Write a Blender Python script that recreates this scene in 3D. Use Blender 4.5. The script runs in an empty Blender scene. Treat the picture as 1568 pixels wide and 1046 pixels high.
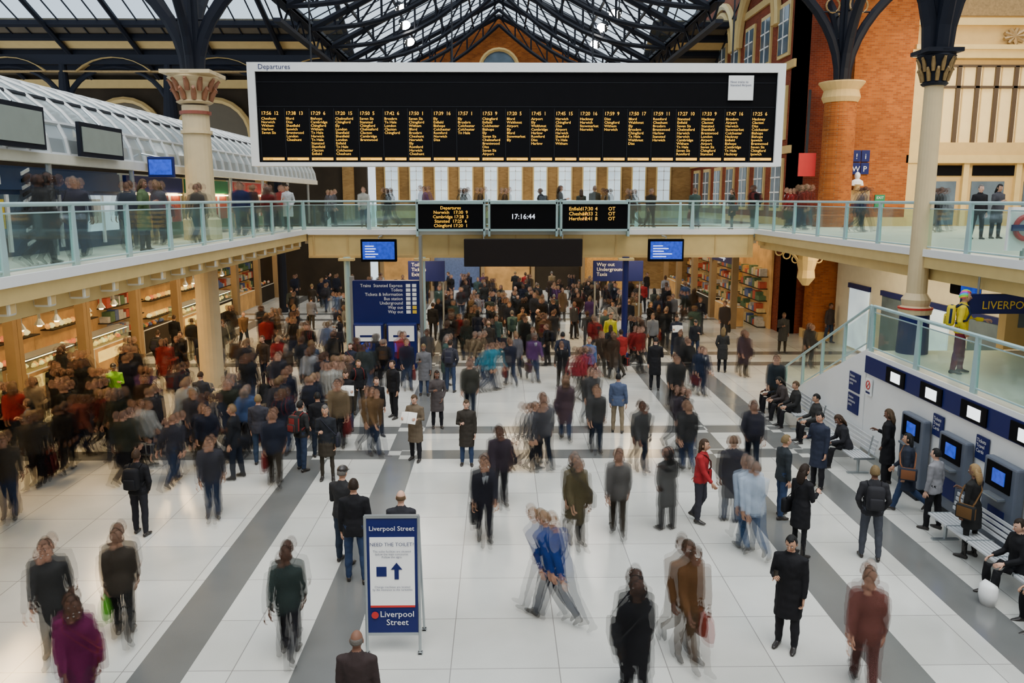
import bpy, bmesh, math, random
from mathutils import Vector, Matrix, noise
from mathutils.bvhtree import BVHTree
random.seed(7)
R=random.random
sc=bpy.context.scene
# ------------------------------------------------------------------ camera
TH=math.radians(9.88); PSI=math.radians(0.87); CH=6.3; F=1250.0
cam_d=bpy.data.cameras.new('camera'); cam=bpy.data.objects.new('camera',cam_d)
sc.collection.objects.link(cam); cam.location=(0,0,CH)
cam.rotation_euler=(math.pi/2-TH,0,-PSI); cam_d.lens=36*F/1568; cam_d.sensor_width=36
cam_d.clip_end=300; sc.camera=cam
def ray(u,v):
    dx=(u-784)/F; dy=(523-v)/F
    rx=dx; ry=math.cos(TH)+math.sin(TH)*dy; rz=-math.sin(TH)+math.cos(TH)*dy
    return Vector((rx*math.cos(PSI)+ry*math.sin(PSI), -rx*math.sin(PSI)+ry*math.cos(PSI), rz))
def fp(u,v,z=0.0):
    r=ray(u,v); t=(z-CH)/r.z
    return Vector((r.x*t,r.y*t,z))
# ------------------------------------------------------------------ materials
MATS={}
def nmat(name):
    m=bpy.data.materials.new(name); m.use_nodes=True
    return m,m.node_tree.nodes,m.node_tree.links
def mat(name,col,rough=.6,metal=0,emit=0,nz=.12,ns=3,bump=0,bs=40,spec=.5):
    if name in MATS: return MATS[name]
    m,N,L=nmat(name); p=N['Principled BSDF']
    tc=N.new('ShaderNodeTexCoord'); no=N.new('ShaderNodeTexNoise'); no.inputs['Scale'].default_value=ns; no.inputs['Detail'].default_value=4
    L.new(tc.outputs['Object'],no.inputs['Vector'])
    mx=N.new('ShaderNodeMix'); mx.data_type='RGBA'
    mx.inputs[6].default_value=(*[c*(1-nz) for c in col],1); mx.inputs[7].default_value=(*[min(1,c*(1+nz)) for c in col],1)
    L.new(no.outputs['Fac'],mx.inputs[0]); L.new(mx.outputs[2],p.inputs['Base Color'])
    p.inputs['Roughness'].default_value=rough; p.inputs['Metallic'].default_value=metal
    p.inputs['Specular IOR Level'].default_value=spec
    if emit:
        L.new(mx.outputs[2],p.inputs['Emission Color']); p.inputs['Emission Strength'].default_value=emit
    if bump:
        n2=N.new('ShaderNodeTexNoise'); n2.inputs['Scale'].default_value=bs; L.new(tc.outputs['Object'],n2.inputs['Vector'])
        b=N.new('ShaderNodeBump'); b.inputs['Strength'].default_value=bump; b.inputs['Distance'].default_value=.02
        L.new(n2.outputs['Fac'],b.inputs['Height']); L.new(b.outputs['Normal'],p.inputs['Normal'])
    MATS[name]=m; return m
def glassmat(name,tint,mixf=.12,diff=0.0,rough=.04):
    m,N,L=nmat(name); N.remove(N['Principled BSDF']); out=N['Material Output']
    tr=N.new('ShaderNodeBsdfTransparent'); tr.inputs[0].default_value=(*tint,1)
    gl=N.new('ShaderNodeBsdfGlossy'); gl.inputs['Roughness'].default_value=rough; gl.inputs[0].default_value=(.85,.95,1,1)
    a=N.new('ShaderNodeMixShader'); a.inputs[0].default_value=mixf; L.new(tr.outputs[0],a.inputs[1]); L.new(gl.outputs[0],a.inputs[2])
    d=N.new('ShaderNodeBsdfDiffuse'); d.inputs[0].default_value=(.75,.85,.88,1)
    b=N.new('ShaderNodeMixShader'); b.inputs[0].default_value=diff; L.new(a.outputs[0],b.inputs[1]); L.new(d.outputs[0],b.inputs[2])
    L.new(b.outputs[0],out.inputs[0]); return m
def brick(name,c1,c2,mo,bw=.24,bh=.08):
    m,N,L=nmat(name); p=N['Principled BSDF']; p.inputs['Roughness'].default_value=.85; p.inputs['Specular IOR Level'].default_value=.15
    tc=N.new('ShaderNodeTexCoord'); s=N.new('ShaderNodeSeparateXYZ'); L.new(tc.outputs['Object'],s.inputs[0])
    ad=N.new('ShaderNodeMath'); L.new(s.outputs[0],ad.inputs[0]); L.new(s.outputs[1],ad.inputs[1])
    c=N.new('ShaderNodeCombineXYZ'); L.new(ad.outputs[0],c.inputs[0]); L.new(s.outputs[2],c.inputs[1])
    b=N.new('ShaderNodeTexBrick'); b.inputs['Scale'].default_value=1; b.inputs['Brick Width'].default_value=bw; b.inputs['Row Height'].default_value=bh; b.inputs['Mortar Size'].default_value=.006
    b.inputs['Color1'].default_value=(*c1,1); b.inputs['Color2'].default_value=(*c2,1); b.inputs['Mortar'].default_value=(*mo,1)
    L.new(c.outputs[0],b.inputs['Vector'])
    no=N.new('ShaderNodeTexNoise'); no.inputs['Scale'].default_value=.8; L.new(tc.outputs['Object'],no.inputs['Vector'])
    mr=N.new('ShaderNodeMapRange'); mr.inputs[3].default_value=.55; mr.inputs[4].default_value=1.3; L.new(no.outputs['Fac'],mr.inputs[0])
    mx=N.new('ShaderNodeVectorMath'); mx.operation='SCALE'; L.new(b.outputs['Color'],mx.inputs[0]); L.new(mr.outputs[0],mx.inputs['Scale'])
    L.new(mx.outputs[0],p.inputs['Base Color'])
    bp=N.new('ShaderNodeBump'); bp.inputs['Strength'].default_value=.3; bp.inputs['Distance'].default_value=.01; L.new(b.outputs['Fac'],bp.inputs['Height']); bp.invert=True; L.new(bp.outputs[0],p.inputs['Normal'])
    return m
def ghostify(m):
    g=m.copy(); g.name=m.name+'_in_motion'; N=g.node_tree.nodes; L=g.node_tree.links; out=[n for n in N if n.type=='OUTPUT_MATERIAL'][0]; p=out.inputs[0].links[0].from_socket
    a=N.new('ShaderNodeAttribute'); a.attribute_name='ga'; t=N.new('ShaderNodeBsdfTransparent'); x=N.new('ShaderNodeMixShader')
    L.new(a.outputs['Fac'],x.inputs[0]); L.new(t.outputs[0],x.inputs[1]); L.new(p,x.inputs[2]); L.new(x.outputs[0],out.inputs[0]); return g
def objcol(name,attr,rough=.8,bump=.25):
    m,N,L=nmat(name); p=N['Principled BSDF']; p.inputs['Roughness'].default_value=rough
    if attr is None:
        a=N.new('ShaderNodeObjectInfo'); o=a.outputs['Color']
    else:
        a=N.new('ShaderNodeAttribute'); a.attribute_type='OBJECT'; a.attribute_name=attr; o=a.outputs['Color']
    L.new(o,p.inputs['Base Color']); p.inputs['Specular IOR Level'].default_value=.2
    tc=N.new('ShaderNodeTexCoord'); n2=N.new('ShaderNodeTexNoise'); n2.inputs['Scale'].default_value=60; L.new(tc.outputs['Object'],n2.inputs['Vector'])
    b=N.new('ShaderNodeBump'); b.inputs['Strength'].default_value=bump; b.inputs['Distance'].default_value=.01
    L.new(n2.outputs['Fac'],b.inputs['Height']); L.new(b.outputs['Normal'],p.inputs['Normal'])
    return m
cream=mat('cream_paint',(.66,.48,.19),.5); cream2=mat('cream_stone',(.58,.40,.16),.7,bump=.2,spec=.2)
white=mat('white_paint',(.88,.89,.88),.4,nz=.04); offw=mat('offwhite_wall',(.64,.61,.50),.5)
navy=mat('navy_paint',(.006,.012,.10),.5,spec=.3); navyd=mat('dark_navy_iron',(.005,.007,.014),.6,spec=.2)
blue=mat('kiosk_blue',(.012,.045,.12),.4)
steel=mat('brushed_steel',(.42,.46,.48),.35,.8); rail=mat('rail_paint',(.38,.55,.56),.4,.1)
dark=mat('dark_iron',(.015,.017,.022),.6,spec=.2); black=mat('black_panel',(.002,.002,.003),.7,nz=.3,spec=.1)
timber=mat('dark_timber',(.030,.021,.012),.8,nz=.5,ns=1,spec=.2); maroon=mat('maroon_paint',(.24,.06,.035),.5)
amber=mat('amber_led',(1,.47,.02),.5,emit=1.5,nz=.05); whitee=mat('lit_white',(.9,.95,1),.5,emit=2.0,nz=.05)
warmlit=mat('warm_lamp',(1,.75,.4),.5,emit=14,nz=.05); floodl=mat('flood_lamp',(1,.95,.85),.5,emit=60,nz=.02)
screenb=mat('blue_screen',(.02,.06,.5),.3,emit=.8,ns=9,nz=.7); led=mat('led_text',(.75,.8,1),.5,emit=2)
redp=mat('red_paint',(.5,.015,.015),.5); greenp=mat('green_sign',(.01,.2,.07),.5); yellowp=mat('yellow_paint',(.75,.5,.03),.5)
gold=mat('gilt_ornament',(.28,.18,.07),.5,.3,nz=.5,ns=12)
glass=glassmat('balustrade_glass',(.76,.89,.86),.10,.04); rglass=glassmat('roof_glass',(.92,.97,1.0),.03,.03)
canglass=glassmat('canopy_glazing',(.6,.65,.65),.25,.28,.15)
winglass=mat('window_glass',(.10,.14,.18),.12,nz=.6,ns=1.5); winlit=mat('window_lit',(.55,.68,.85),.3,emit=.8,nz=.4,ns=1)
obrick=brick('orange_brick',(.42,.12,.020),(.27,.068,.013),(.26,.14,.06)); rbrick=brick('red_brick',(.24,.045,.018),(.17,.030,.014),(.20,.10,.06))
ybrick=brick('yellow_brick',(.36,.21,.070),(.27,.15,.045),(.22,.15,.08))
glowing_goods=[mat('glowing_goods_%d'%i,c,.6,nz=.5,ns=9,emit=.15) for i,c in enumerate([(.5,.25,.06),(.35,.06,.03),(.5,.36,.14),(.07,.12,.05),(.07,.10,.2),(.4,.36,.28)])]  # goods glow faintly: shop light put into their material
glowing_food=[mat('glowing_bread_%d'%i,c,.6,nz=.5,ns=9,emit=1.3) for i,c in enumerate([(.75,.40,.08),(.6,.26,.05),(.85,.62,.24),(.7,.48,.12),(.5,.12,.04)])]  # bread is no lamp; warm display light is put in as emission
shopglow=mat('glowing_shop_interior',(.40,.21,.06),.7,nz=.7,ns=1.5,emit=.3)  # back wall glows: warm shop lighting put into its colour
# ------------------------------------------------------------------ builder
TXT={}
def text_mesh(body,align):
    k=(body,align)
    if k not in TXT:
        cu=bpy.data.curves.new('t','FONT'); cu.body=body; cu.size=1; cu.align_x=align; cu.resolution_u=2; cu.fill_mode='FRONT'; cu.space_line=.98
        ob=bpy.data.objects.new('t',cu); TXT[k]=bpy.data.meshes.new_from_object(ob)
        bpy.data.objects.remove(ob)
    return TXT[k]
def tube_bm(bm,pts,rad,mi,n=10,ref=(0,1,0)):
    pts=[Vector(p) for p in pts]; rings=[]
    for i,p in enumerate(pts):
        t=(pts[min(i+1,len(pts)-1)]-pts[max(i-1,0)]).normalized()
        r=Vector(ref)
        if abs(t.dot(r))>.96: r=Vector((0,0,1)) if abs(t.z)<.9 else Vector((1,0,0))
        a=t.cross(r).normalized(); b=a.cross(t).normalized()
        ra,rb=rad[i] if isinstance(rad[i],tuple) else (rad[i],rad[i])
        rings.append([bm.verts.new(p+a*ra*math.cos(2*math.pi*(j+.5)/n)+b*rb*math.sin(2*math.pi*(j+.5)/n)) for j in range(n)])
    fs=[]
    for i in range(len(rings)-1):
        for j in range(n):
            fs.append(bm.faces.new((rings[i][j],rings[i][(j+1)%n],rings[i+1][(j+1)%n],rings[i+1][j])))
    fs.append(bm.faces.new(rings[0][::-1])); fs.append(bm.faces.new(rings[-1]))
    for f in fs: f.material_index=mi
    return rings
class B:
    def __init__(s): s.bm=bmesh.new(); s.mats=[]
    def mi(s,m):
        if m not in s.mats: s.mats.append(m)
        return s.mats.index(m)
    def box(s,x0,x1,y0,y1,z0,z1,m,M=None):
        vs=[Vector((x,y,z)) for x in (x0,x1) for y in (y0,y1) for z in (z0,z1)]
        if M is not None: vs=[M@v for v in vs]
        v=[s.bm.verts.new(p) for p in vs]; k=s.mi(m)
        for f in ((0,1,3,2),(4,6,7,5),(0,4,5,1),(2,3,7,6),(0,2,6,4),(1,5,7,3)):
            s.bm.faces.new([v[i] for i in f]).material_index=k
    def rb(s,c,size,bev,m,M=None):
        g=bmesh.ops.create_cube(s.bm,size=1); vs=g['verts']
        for v in vs: v.co=Vector((v.co.x*size[0],v.co.y*size[1],v.co.z*size[2]))+Vector(c)
        if M is not None:
            for v in vs: v.co=M@v.co
        es=list({e for v in vs for e in v.link_edges}); k=s.mi(m)
        for f in {f for v in vs for f in v.link_faces}: f.material_index=k
        bmesh.ops.bevel(s.bm,geom=es,offset=bev,segments=2,affect='EDGES',profile=.5)
    def tube(s,pts,rad,m,n=10,ref=(0,1,0)):
        if not isinstance(rad,(list,)): rad=[rad]*len(pts)
        tube_bm(s.bm,pts,rad,s.mi(m),n,ref)
    def quad(s,pts,m):
        s.bm.faces.new([s.bm.verts.new(p) for p in pts]).material_index=s.mi(m)
    def prism(s,pts,d,m):
        a=[s.bm.verts.new(p) for p in pts]; b=[s.bm.verts.new(Vector(p)+Vector(d)) for p in pts]; k=s.mi(m); n=len(pts)
        s.bm.faces.new(a).material_index=k; s.bm.faces.new(b[::-1]).material_index=k
        for i in range(n): s.bm.faces.new((a[i],b[i],b[(i+1)%n],a[(i+1)%n])).material_index=k
    def text(s,body,loc,size,m,face='-Y',align='LEFT',sx=1):
        me=text_mesh(body,align)
        Rm={'-Y':Matrix.Rotation(math.pi/2,4,'X'),'-X':Matrix.Rotation(-math.pi/2,4,'Z')@Matrix.Rotation(math.pi/2,4,'X'),'+X':Matrix.Rotation(math.pi/2,4,'Z')@Matrix.Rotation(math.pi/2,4,'X')}[face]
        M=Matrix.Translation(loc)@Rm@Matrix.Diagonal((size*sx,size,size,1))
        k=s.mi(m); vs=[s.bm.verts.new(M@v.co) for v in me.vertices]
        for p in me.polygons:
            try: s.bm.faces.new([vs[i] for i in p.vertices]).material_index=k
            except ValueError: pass
    def done(s,name,smooth=False,recalc=True,bevel=0):
        if recalc: bmesh.ops.recalc_face_normals(s.bm,faces=s.bm.faces)
        me=bpy.data.meshes.new(name); s.bm.to_mesh(me); s.bm.free()
        for m in s.mats: me.materials.append(m)
        if smooth: me.shade_smooth()
        ob=bpy.data.objects.new(name,me); sc.collection.objects.link(ob)
        if bevel:
            md=ob.modifiers.new('bevel','BEVEL'); md.width=bevel; md.segments=1; md.limit_method='ANGLE'
        return ob
# ------------------------------------------------------------------ people
skinm=objcol('skin','skin',.55,.05); coatm=objcol('coat_cloth',None); trom=objcol('trouser_cloth','c2'); hairm=objcol('hair','c3',.6,.8)
accm=objcol('bag_cloth','c4',.6); shoem=mat('shoe_leather',(.02,.016,.014),.4); eyem=mat('eye_dark',(.02,.015,.01),.2); eyew=mat('eye_white',(.8,.78,.75),.3)
lipm=mat('lips',(.45,.16,.13),.5); paperm=mat('newsprint',(.75,.74,.7),.8,nz=.2,ns=60); shirtm=mat('shirt_white',(.6,.65,.68),.7)
def rainbow():
    m,N,L=nmat('rainbow_wool'); p=N['Principled BSDF']; tc=N.new('ShaderNodeTexCoord'); s=N.new('ShaderNodeSeparateXYZ'); L.new(tc.outputs['Object'],s.inputs[0])
    a=N.new('ShaderNodeMath'); a.operation='MULTIPLY_ADD'; L.new(s.outputs[0],a.inputs[0]); a.inputs[1].default_value=5.0
    q=N.new('ShaderNodeMath'); q.operation='MULTIPLY'; L.new(s.outputs[2],q.inputs[0]); q.inputs[1].default_value=6.0; L.new(q.outputs[0],a.inputs[2])
    fr=N.new('ShaderNodeMath'); fr.operation='FRACT'; L.new(a.outputs[0],fr.inputs[0])
    h=N.new('ShaderNodeCombineColor'); h.mode='HSV'; h.inputs[1].default_value=.95; h.inputs[2].default_value=.7; L.new(fr.outputs[0],h.inputs[0]); L.new(h.outputs[0],p.inputs['Base Color']); return m
rainm=rainbow()
PM=[coatm,trom,skinm,hairm,shoem,accm,shirtm,eyem,eyew,lipm,paperm,rainm]
PG=[ghostify(m) for m in PM]
def usphere(bm,f,mi,nu=20,nv=14,skip=None):
    rows=[];ds=[]
    def dd(i,j):
        ph=math.pi*i/nv; return Vector((math.sin(ph)*math.cos(2*math.pi*j/nu),math.sin(ph)*math.sin(2*math.pi*j/nu),math.cos(ph)))
    for i in range(1,nv):
        rows.append([bm.verts.new(f(dd(i,j))) for j in range(nu)]); ds.append([bool(skip and skip(dd(i,j))) for j in range(nu)])
    t=bm.verts.new(f(Vector((0,0,1)))); b=bm.verts.new(f(Vector((0,0,-1)))); fs=[]
    bs=bool(skip and skip(Vector((0,0,-1))))
    for j in range(nu):
        fs.append(bm.faces.new((t,rows[0][j],rows[0][(j+1)%nu])))
        if not bs: fs.append(bm.faces.new((b,rows[-1][(j+1)%nu],rows[-1][j])))
        for i in range(len(rows)-1):
            if ds[i][j] and ds[i][(j+1)%nu] and ds[i+1][j] and ds[i+1][(j+1)%nu]: continue
            fs.append(bm.faces.new((rows[i][j],rows[i+1][j],rows[i+1][(j+1)%nu],rows[i][(j+1)%nu])))
    for f_ in fs: f_.material_index=mi
def head(bm,M,hair):
    def hf(d):
        x,y,z=d.x*.074,d.y*.094,d.z*.118
        if z<0:
            x*=1-.30*(-d.z)**1.3
            if y>0: y*=1-.45*(-d.z)
            else: y*=1+.05*(-d.z)
        if d.y<-.75 and -.05<d.z<.25 and .2<abs(d.x)<.6: y*=.95
        return M@Vector((x,y,z))
    usphere(bm,hf,2,26,20)
    T=lambda p:M@Vector(p)
    tube_bm(bm,[T((0,-.086,.022)),T((0,-.101,-.004)),T((0,-.110,-.024)),T((0,-.092,-.032))],[.006,.009,.014,.008],2,8,(1,0,0))
    for s in (-1,1):
        usphere(bm,lambda d:T((s*.03+d.x*.013,-.083+d.y*.008,.012+d.z*.008)),8,8,6)
        usphere(bm,lambda d:T((s*.03+d.x*.006,-.089+d.y*.004,.012+d.z*.006)),7,8,6)
        usphere(bm,lambda d:T((s*.076+d.x*.010,.008+d.y*.018,-.004+d.z*.031)),2,8,8)
        tube_bm(bm,[T((s*.015,-.090,.031)),T((s*.03,-.089,.036)),T((s*.047,-.078,.031))],[.003,.004,.003],3,6,(0,0,1))
    tube_bm(bm,[T((-.024,-.086,-.058)),T((0,-.094,-.056)),T((.024,-.086,-.058))],[.003,.007,.003],9,6,(0,0,1))
    if hair=='bald': 
        sk=lambda d: not(d.z<.35 and d.z>-.3 and d.y>.1)
        usphere(bm,lambda d:T((d.x*.076*(.85 if sk(d) else 1.04),.006+d.y*.097*(.85 if sk(d) else 1.04),d.z*.118*(.85 if sk(d) else 1.04))),3,26,20,sk); return
    k=11 if hair=='rainbow' else 3
    sc_=1.22 if hair=='rainbow' else 1.09
    def sk(d):
        face=(d.y<-.25 and d.z<.50+.25*abs(d.x)); low=d.z<(-.30 if hair!='long' else -.75)
        return face or low or (d.y<.05 and d.z<(-.05 if hair!='long' else -.7))
    def hr(d):
        r=.84 if sk(d) else sc_
        n=1+.05*noise.noise(d*5)
        return T((d.x*.076*r*n,.006+d.y*.097*r*n,.006+d.z*.118*r*n))
    usphere(bm,hr,k,30,22,sk)
    if hair=='long':
        tube_bm(bm,[T((0,.045,.05)),T((0,.062,-.06)),T((0,.07,-.15)),T((0,.06,-.24))],[(.07,.05),(.084,.05),(.088,.04),(.055,.018)],3,14)
    if hair=='cap':
        usphere(bm,lambda d:T((d.x*.088,d.y*.108+.0,.045+max(d.z,-.15)*.088)),4,20,12)
        tube_bm(bm,[T((0,-.07,.045)),T((0,-.16,.035))],[(.07,.008),(.05,.006)],4,12,(0,0,1))
def hand(bm,w,d,pn,side,curl):
    d=Vector(d).normalized(); pn=Vector(pn); pn=(pn-d*pn.dot(d)).normalized(); lat=d.cross(pn).normalized()
    tube_bm(bm,[w-d*.03,w,w+d*.045,w+d*.092],[(.024,.019),(.026,.017),(.041,.015),(.037,.012)],2,10,tuple(pn))
    for i,(o,l) in enumerate(zip((-.029,-.010,.010,.029),(.060,.074,.070,.054))):
        p=w+d*.088+lat*o; dd=d.copy(); pts=[p-d*.012]; pts.append(p)
        for k,fr in enumerate((.42,.32,.26)):
            dd=(Matrix.Rotation(curl*(.8+.4*k+.05*i),3,lat)@dd)
            if dd.dot(pn)<d.dot(pn)-1e-6: dd=(dd-2*pn*dd.dot(pn)).normalized()
            p=p+dd*l*fr*1.1; pts.append(p.copy())
        tube_bm(bm,pts,[.009,.0095,.0085,.0075,.005],2,6)
    td=(d*.7+lat*side*.75+pn*.25).normalized(); p=w+d*.02+lat*side*.022
    tube_bm(bm,[p,p+td*.035,p+td*.055+d*.01,p+td*.065+d*.028],[.012,.0115,.010,.006],2,6)
def rbox(bm,M,size,bev,mi):
    g=bmesh.ops.create_cube(bm,size=1); vs=g['verts']
    for v in vs: v.co=M@Vector((v.co.x*size[0],v.co.y*size[1],v.co.z*size[2]))
    for f in {f for v in vs for f in v.link_faces}: f.material_index=mi
    bmesh.ops.bevel(bm,geom=list({e for v in vs for e in v.link_edges}),offset=bev,segments=2,affect='EDGES',profile=.5)
def person_mesh(name,legs,arms,lean=.03,outfit='jacket',hair='short',acc=(),turn=0,nod=0,fem=False,hips=None,vox=.0155):
    A=bmesh.new(); H=bmesh.new()
    V=Vector
    joints=[];soles=[]
    for s,(a,kb,ab) in zip((1,-1),legs):
        hip=V((s*.088,0,0))
        kn=hip+V((s*math.sin(ab),-math.sin(a)*math.cos(ab),-math.cos(a)*math.cos(ab)))*.43
        b=a-kb
        an=kn+V((s*math.sin(ab)*.4,-math.sin(b),-math.cos(b))).normalized()*.42
        fpch=0.0
        if b<-.35: fpch=min(.8,-b*.9)
        elif b>.2: fpch=-min(.25,b*.6)
        fd=V((s*.12,-math.cos(fpch),-math.sin(fpch))).normalized()
        up=V((0,-math.sin(fpch),math.cos(fpch)))
        heel=an-up*.045-fd*.055; ball=an-up*.05+fd*.11; toe=an-up*.058+fd*.185
        joints.append((hip,kn,an,heel,ball,toe,up)); soles+= [heel.z-.035,ball.z-.03,toe.z-.02]
    base=-min(soles) if hips is None else hips
    off=V((0,0,base))
    loose=1.0 if outfit in('skirt','dress') else 1.18
    lm=1
    for (hip,kn,an,heel,ball,toe,up) in joints:
        P=[hip+V((0,0,.06)),hip,(hip*.5+kn*.5),kn,kn*.6+an*.4,an+V((0,0,.0))]
        g=.86 if loose==1 else 1
        rr=[(.085,.10),(.092*g,.105*g),(.080*g,.085*g),(.056*loose*g,.060*loose*g),(.054*loose*g,.060*loose*g),(.040*loose,.045*loose)]
        tube_bm(A,[p+off for p in P],rr,lm,14)
        tube_bm(A,[heel+off-(toe-heel).normalized()*.015,heel+off+(toe-heel).normalized()*.03,(heel+ball)/2+off+up*.018,ball+off,toe+off],[(.030,.030),(.036,.040),(.042,.040),(.046,.030),(.026,.018)],4,12,(0,0,1))
        tube_bm(A,[an+off+V((0,0,.05 if outfit not in('skirt','dress') else .22)),an+off,heel*.6+ball*.4+off],[.040,.042,.038],4,10)
    Mt=Matrix.Translation(off)@Matrix.Rotation(lean,4,'X')
    Ti=lambda p:Mt@V(p)
    w=.9 if fem else 1.0; e=.014 if outfit in('jacket','coat','hoodie') else .004
    if outfit=='coat': e=.018
    prof=[(-.10,.150,.105,0),(-.02,.172*(1.05 if fem else 1),.122,.0),(.08,.158,.112,-.004),(.17,.140*w,.100,-.006),(.27,.158*w,.112,-.004),(.36,.178*w,.118,.0),(.43,.185*w,.105,.006),(.475,.150*w,.082,.010),(.505,.085,.062,.012),(.535,.052,.052,.008)]
    tube_bm(A,[Ti((0,y,z)) for z,_,_,y in prof],[(a+e,b+e) for _,a,b,_ in prof],0,20)
    hem={'jacket':-.13,'hoodie':-.07,'shirt':-.05,'coat':-.42,'dress':-.40,'skirt':-.06}[outfit]
    if hips is not None and hem<-.12: hem=-.10
    swing=sum(abs(l[0]) for l in legs)/2
    fl=.015+.10*swing if outfit in('coat','dress') else .006
    n=4
    tube_bm(A,[Mt@(V((0,-.004,.10)))]+[off+V((0,0,hem*k/n)) for k in range(1,n+1)],[(.155+e,.110+e)]+[(.170+e+.010*k/n,.120+e+fl*k/n*1.2) for k in range(1,n+1)],0,20)
    if outfit=='skirt' and hips is None:
        tube_bm(A,[off+V((0,0,.02)),off+V((0,0,-.1)),off+V((0,0,-.36))],[(.165,.12),(.185,.14),(.19,.15+.12*swing)],1,20)
    tube_bm(A,[Ti((0,.01,.47)),Ti((0,.004,.54)),Ti((0,-.004,.60))],[.06,.052,.052],2,12)
    if outfit in('jacket','coat','hoodie'):
        tube_bm(A,[Ti((0,.012,.475)),Ti((0,.012,.545))],[(.088,.078),(.072,.066)],0,14)
    wr=[]
    for s,(ed,wd) in zip((1,-1),arms):
        sh=V((s*.178*w,.008,.445)); c=lambda q:V((s*q[0],-q[1],q[2])).normalized()
        el=sh+c(ed)*.285; ws=el+c(wd)*.25
        P=[sh+V((-s*.05,0,.0)),sh,(sh+el)/2,el,(el+ws)/2,ws]
        k=1.15 if outfit in('jacket','coat','hoodie') else 1.0
        rr=[.07,.066,.052*k,.045*k,.040*k,.034*k]
        tube_bm(A,[Mt@p for p in P],[r+(0 if i<2 else .002) for i,r in enumerate(rr)],0,14)
        wr.append((Mt@ws,(Mt.to_3x3()@c(wd)),s))
    for f in A.faces: f.smooth=True
    bmesh.ops.recalc_face_normals(A,faces=A.faces)
    bvh=BVHTree.FromBMesh(A); A.faces.ensure_lookup_table()
    me=bpy.data.meshes.new('tmp'); A.to_mesh(me); ob=bpy.data.objects.new('tmp',me); sc.collection.objects.link(ob)
    md=ob.modifiers.new('r','REMESH'); md.mode='VOXEL'; md.voxel_size=vox
    sm=ob.modifiers.new('s','SMOOTH'); sm.factor=.5; sm.iterations=3
    dg=bpy.context.evaluated_depsgraph_get(); me2=bpy.data.meshes.new_from_object(ob.evaluated_get(dg))
    bpy.data.objects.remove(ob); bpy.data.meshes.remove(me)
    C=bmesh.new(); C.from_mesh(me2); bpy.data.meshes.remove(me2)
    for f in C.faces:
        r=bvh.find_nearest(f.calc_center_median()); f.material_index=A.faces[r[2]].material_index if r[2] is not None else 0
    for v in C.verts:
        mi=v.link_faces[0].material_index if v.link_faces else 0
        if mi in (0,1):
            q=v.co; v.co=q+v.normal*(.007*noise.noise(V((q.x*9,q.y*9,q.z*14)))+.006*noise.noise(V((q.x*22+5,q.y*22,q.z*9))))
    A.free()
    Mh=Mt@Matrix.Translation((0,-.012,.665))@Matrix.Rotation(turn,4,'Z')@Matrix.Rotation(nod,4,'X')
    head(H,Mh,hair)
    for (p,d,s) in wr:
        pn=V((-s,-.2,0))
        if abs(d.z)<.75: pn=V((-s*.6,0,-.6)) if 'paper' not in acc else V((-s,0,.1))
        hand(H,p+d*.02,d,pn,1 if s>0 else -1,.35 if not acc else .5)
    if 'shirt' in acc:
        tube_bm(H,[Ti((0,-.118,.36)),Ti((0,-.125,.40)),Ti((0,-.092,.49))],[(.008,.012),(.02,.012),(.038,.012)],6,8)
        tube_bm(H,[Ti((0,-.135,.35)),Ti((0,-.14,.40)),Ti((0,-.105,.49))],[(.010,.006),(.014,.006),(.010,.006)],7,6)
    if 'phone' in acc:
        p,d,s=wr[1]; rbox(H,Matrix.Translation(p+d*.10+V((0,-.0,.03))),(.065,.012,.13),.004,7)
    if 'paper' in acc:
        c=(wr[0][0]+wr[1][0])/2+V((0,-.12,.07)); Mq=Matrix.Translation(c)@Matrix.Rotation(-.5,4,'X')
        for sx in(-1,1): rbox(H,Mq@Matrix.Rotation(sx*.25,4,'Z')@Matrix.Translation((sx*.11,0,.0)),(.22,.006,.3),.002,10)
    if 'shoulder' in acc:
        rbox(H,Matrix.Translation(off+V((.25,.02,-.02))),(.11,.34,.27),.035,5)
        tube_bm(H,[off+V((.25,-.10,.10)),Ti((.19,-.135,.18)),Ti((.05,-.155,.35)),Ti((-.10,-.085,.495)),Ti((-.11,.03,.505)),Ti((.02,.15,.36)),Ti((.19,.14,.16)),off+V((.25,.12,.10))],[(.018,.005)]*8,5,6,(1,0,0))
    if 'backpack' in acc:
        rbox(H,Mt@Matrix.Translation((0,.215,.26)),(.29,.17,.43),.06,5); rbox(H,Mt@Matrix.Translation((0,.31,.18)),(.22,.06,.2),.025,5)
        for s in(-1,1): tube_bm(H,[Ti((s*.10,.14,.44)),Ti((s*.12,.05,.515)),Ti((s*.125,-.085,.47)),Ti((s*.135,-.135,.34)),Ti((s*.165,-.08,.2)),Ti((s*.15,.12,.12))],[(.024,.008)]*6,5,6,(1,0,0))
    if 'case' in acc:
        p,d,s=wr[0]; cx=p.x+.02; cy=p.y+.34
        Mc=Matrix.Translation((cx,cy,.40))@Matrix.Rotation(-.30,4,'X')
        rbox(H,Mc,(.36,.23,.56),.04,5); rbox(H,Mc@Matrix.Translation((0,.13,0)),(.28,.04,.4),.015,5)
        for q in(-.12,.12): 
            a=Mc@V((q,-.05,.28)); b=Mc@V((q*.8,-.05,.62)); tube_bm(H,[a,b],[.009,.009],7,6)
            tube_bm(H,[Mc@V((q-.02,.05,-.30)),Mc@V((q+.02,.05,-.30))],[.04,.04],7,12)
        tube_bm(H,[Mc@V((-.10,-.05,.62)),Mc@V((.10,-.05,.62))],[.014,.014],7,8)
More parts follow.
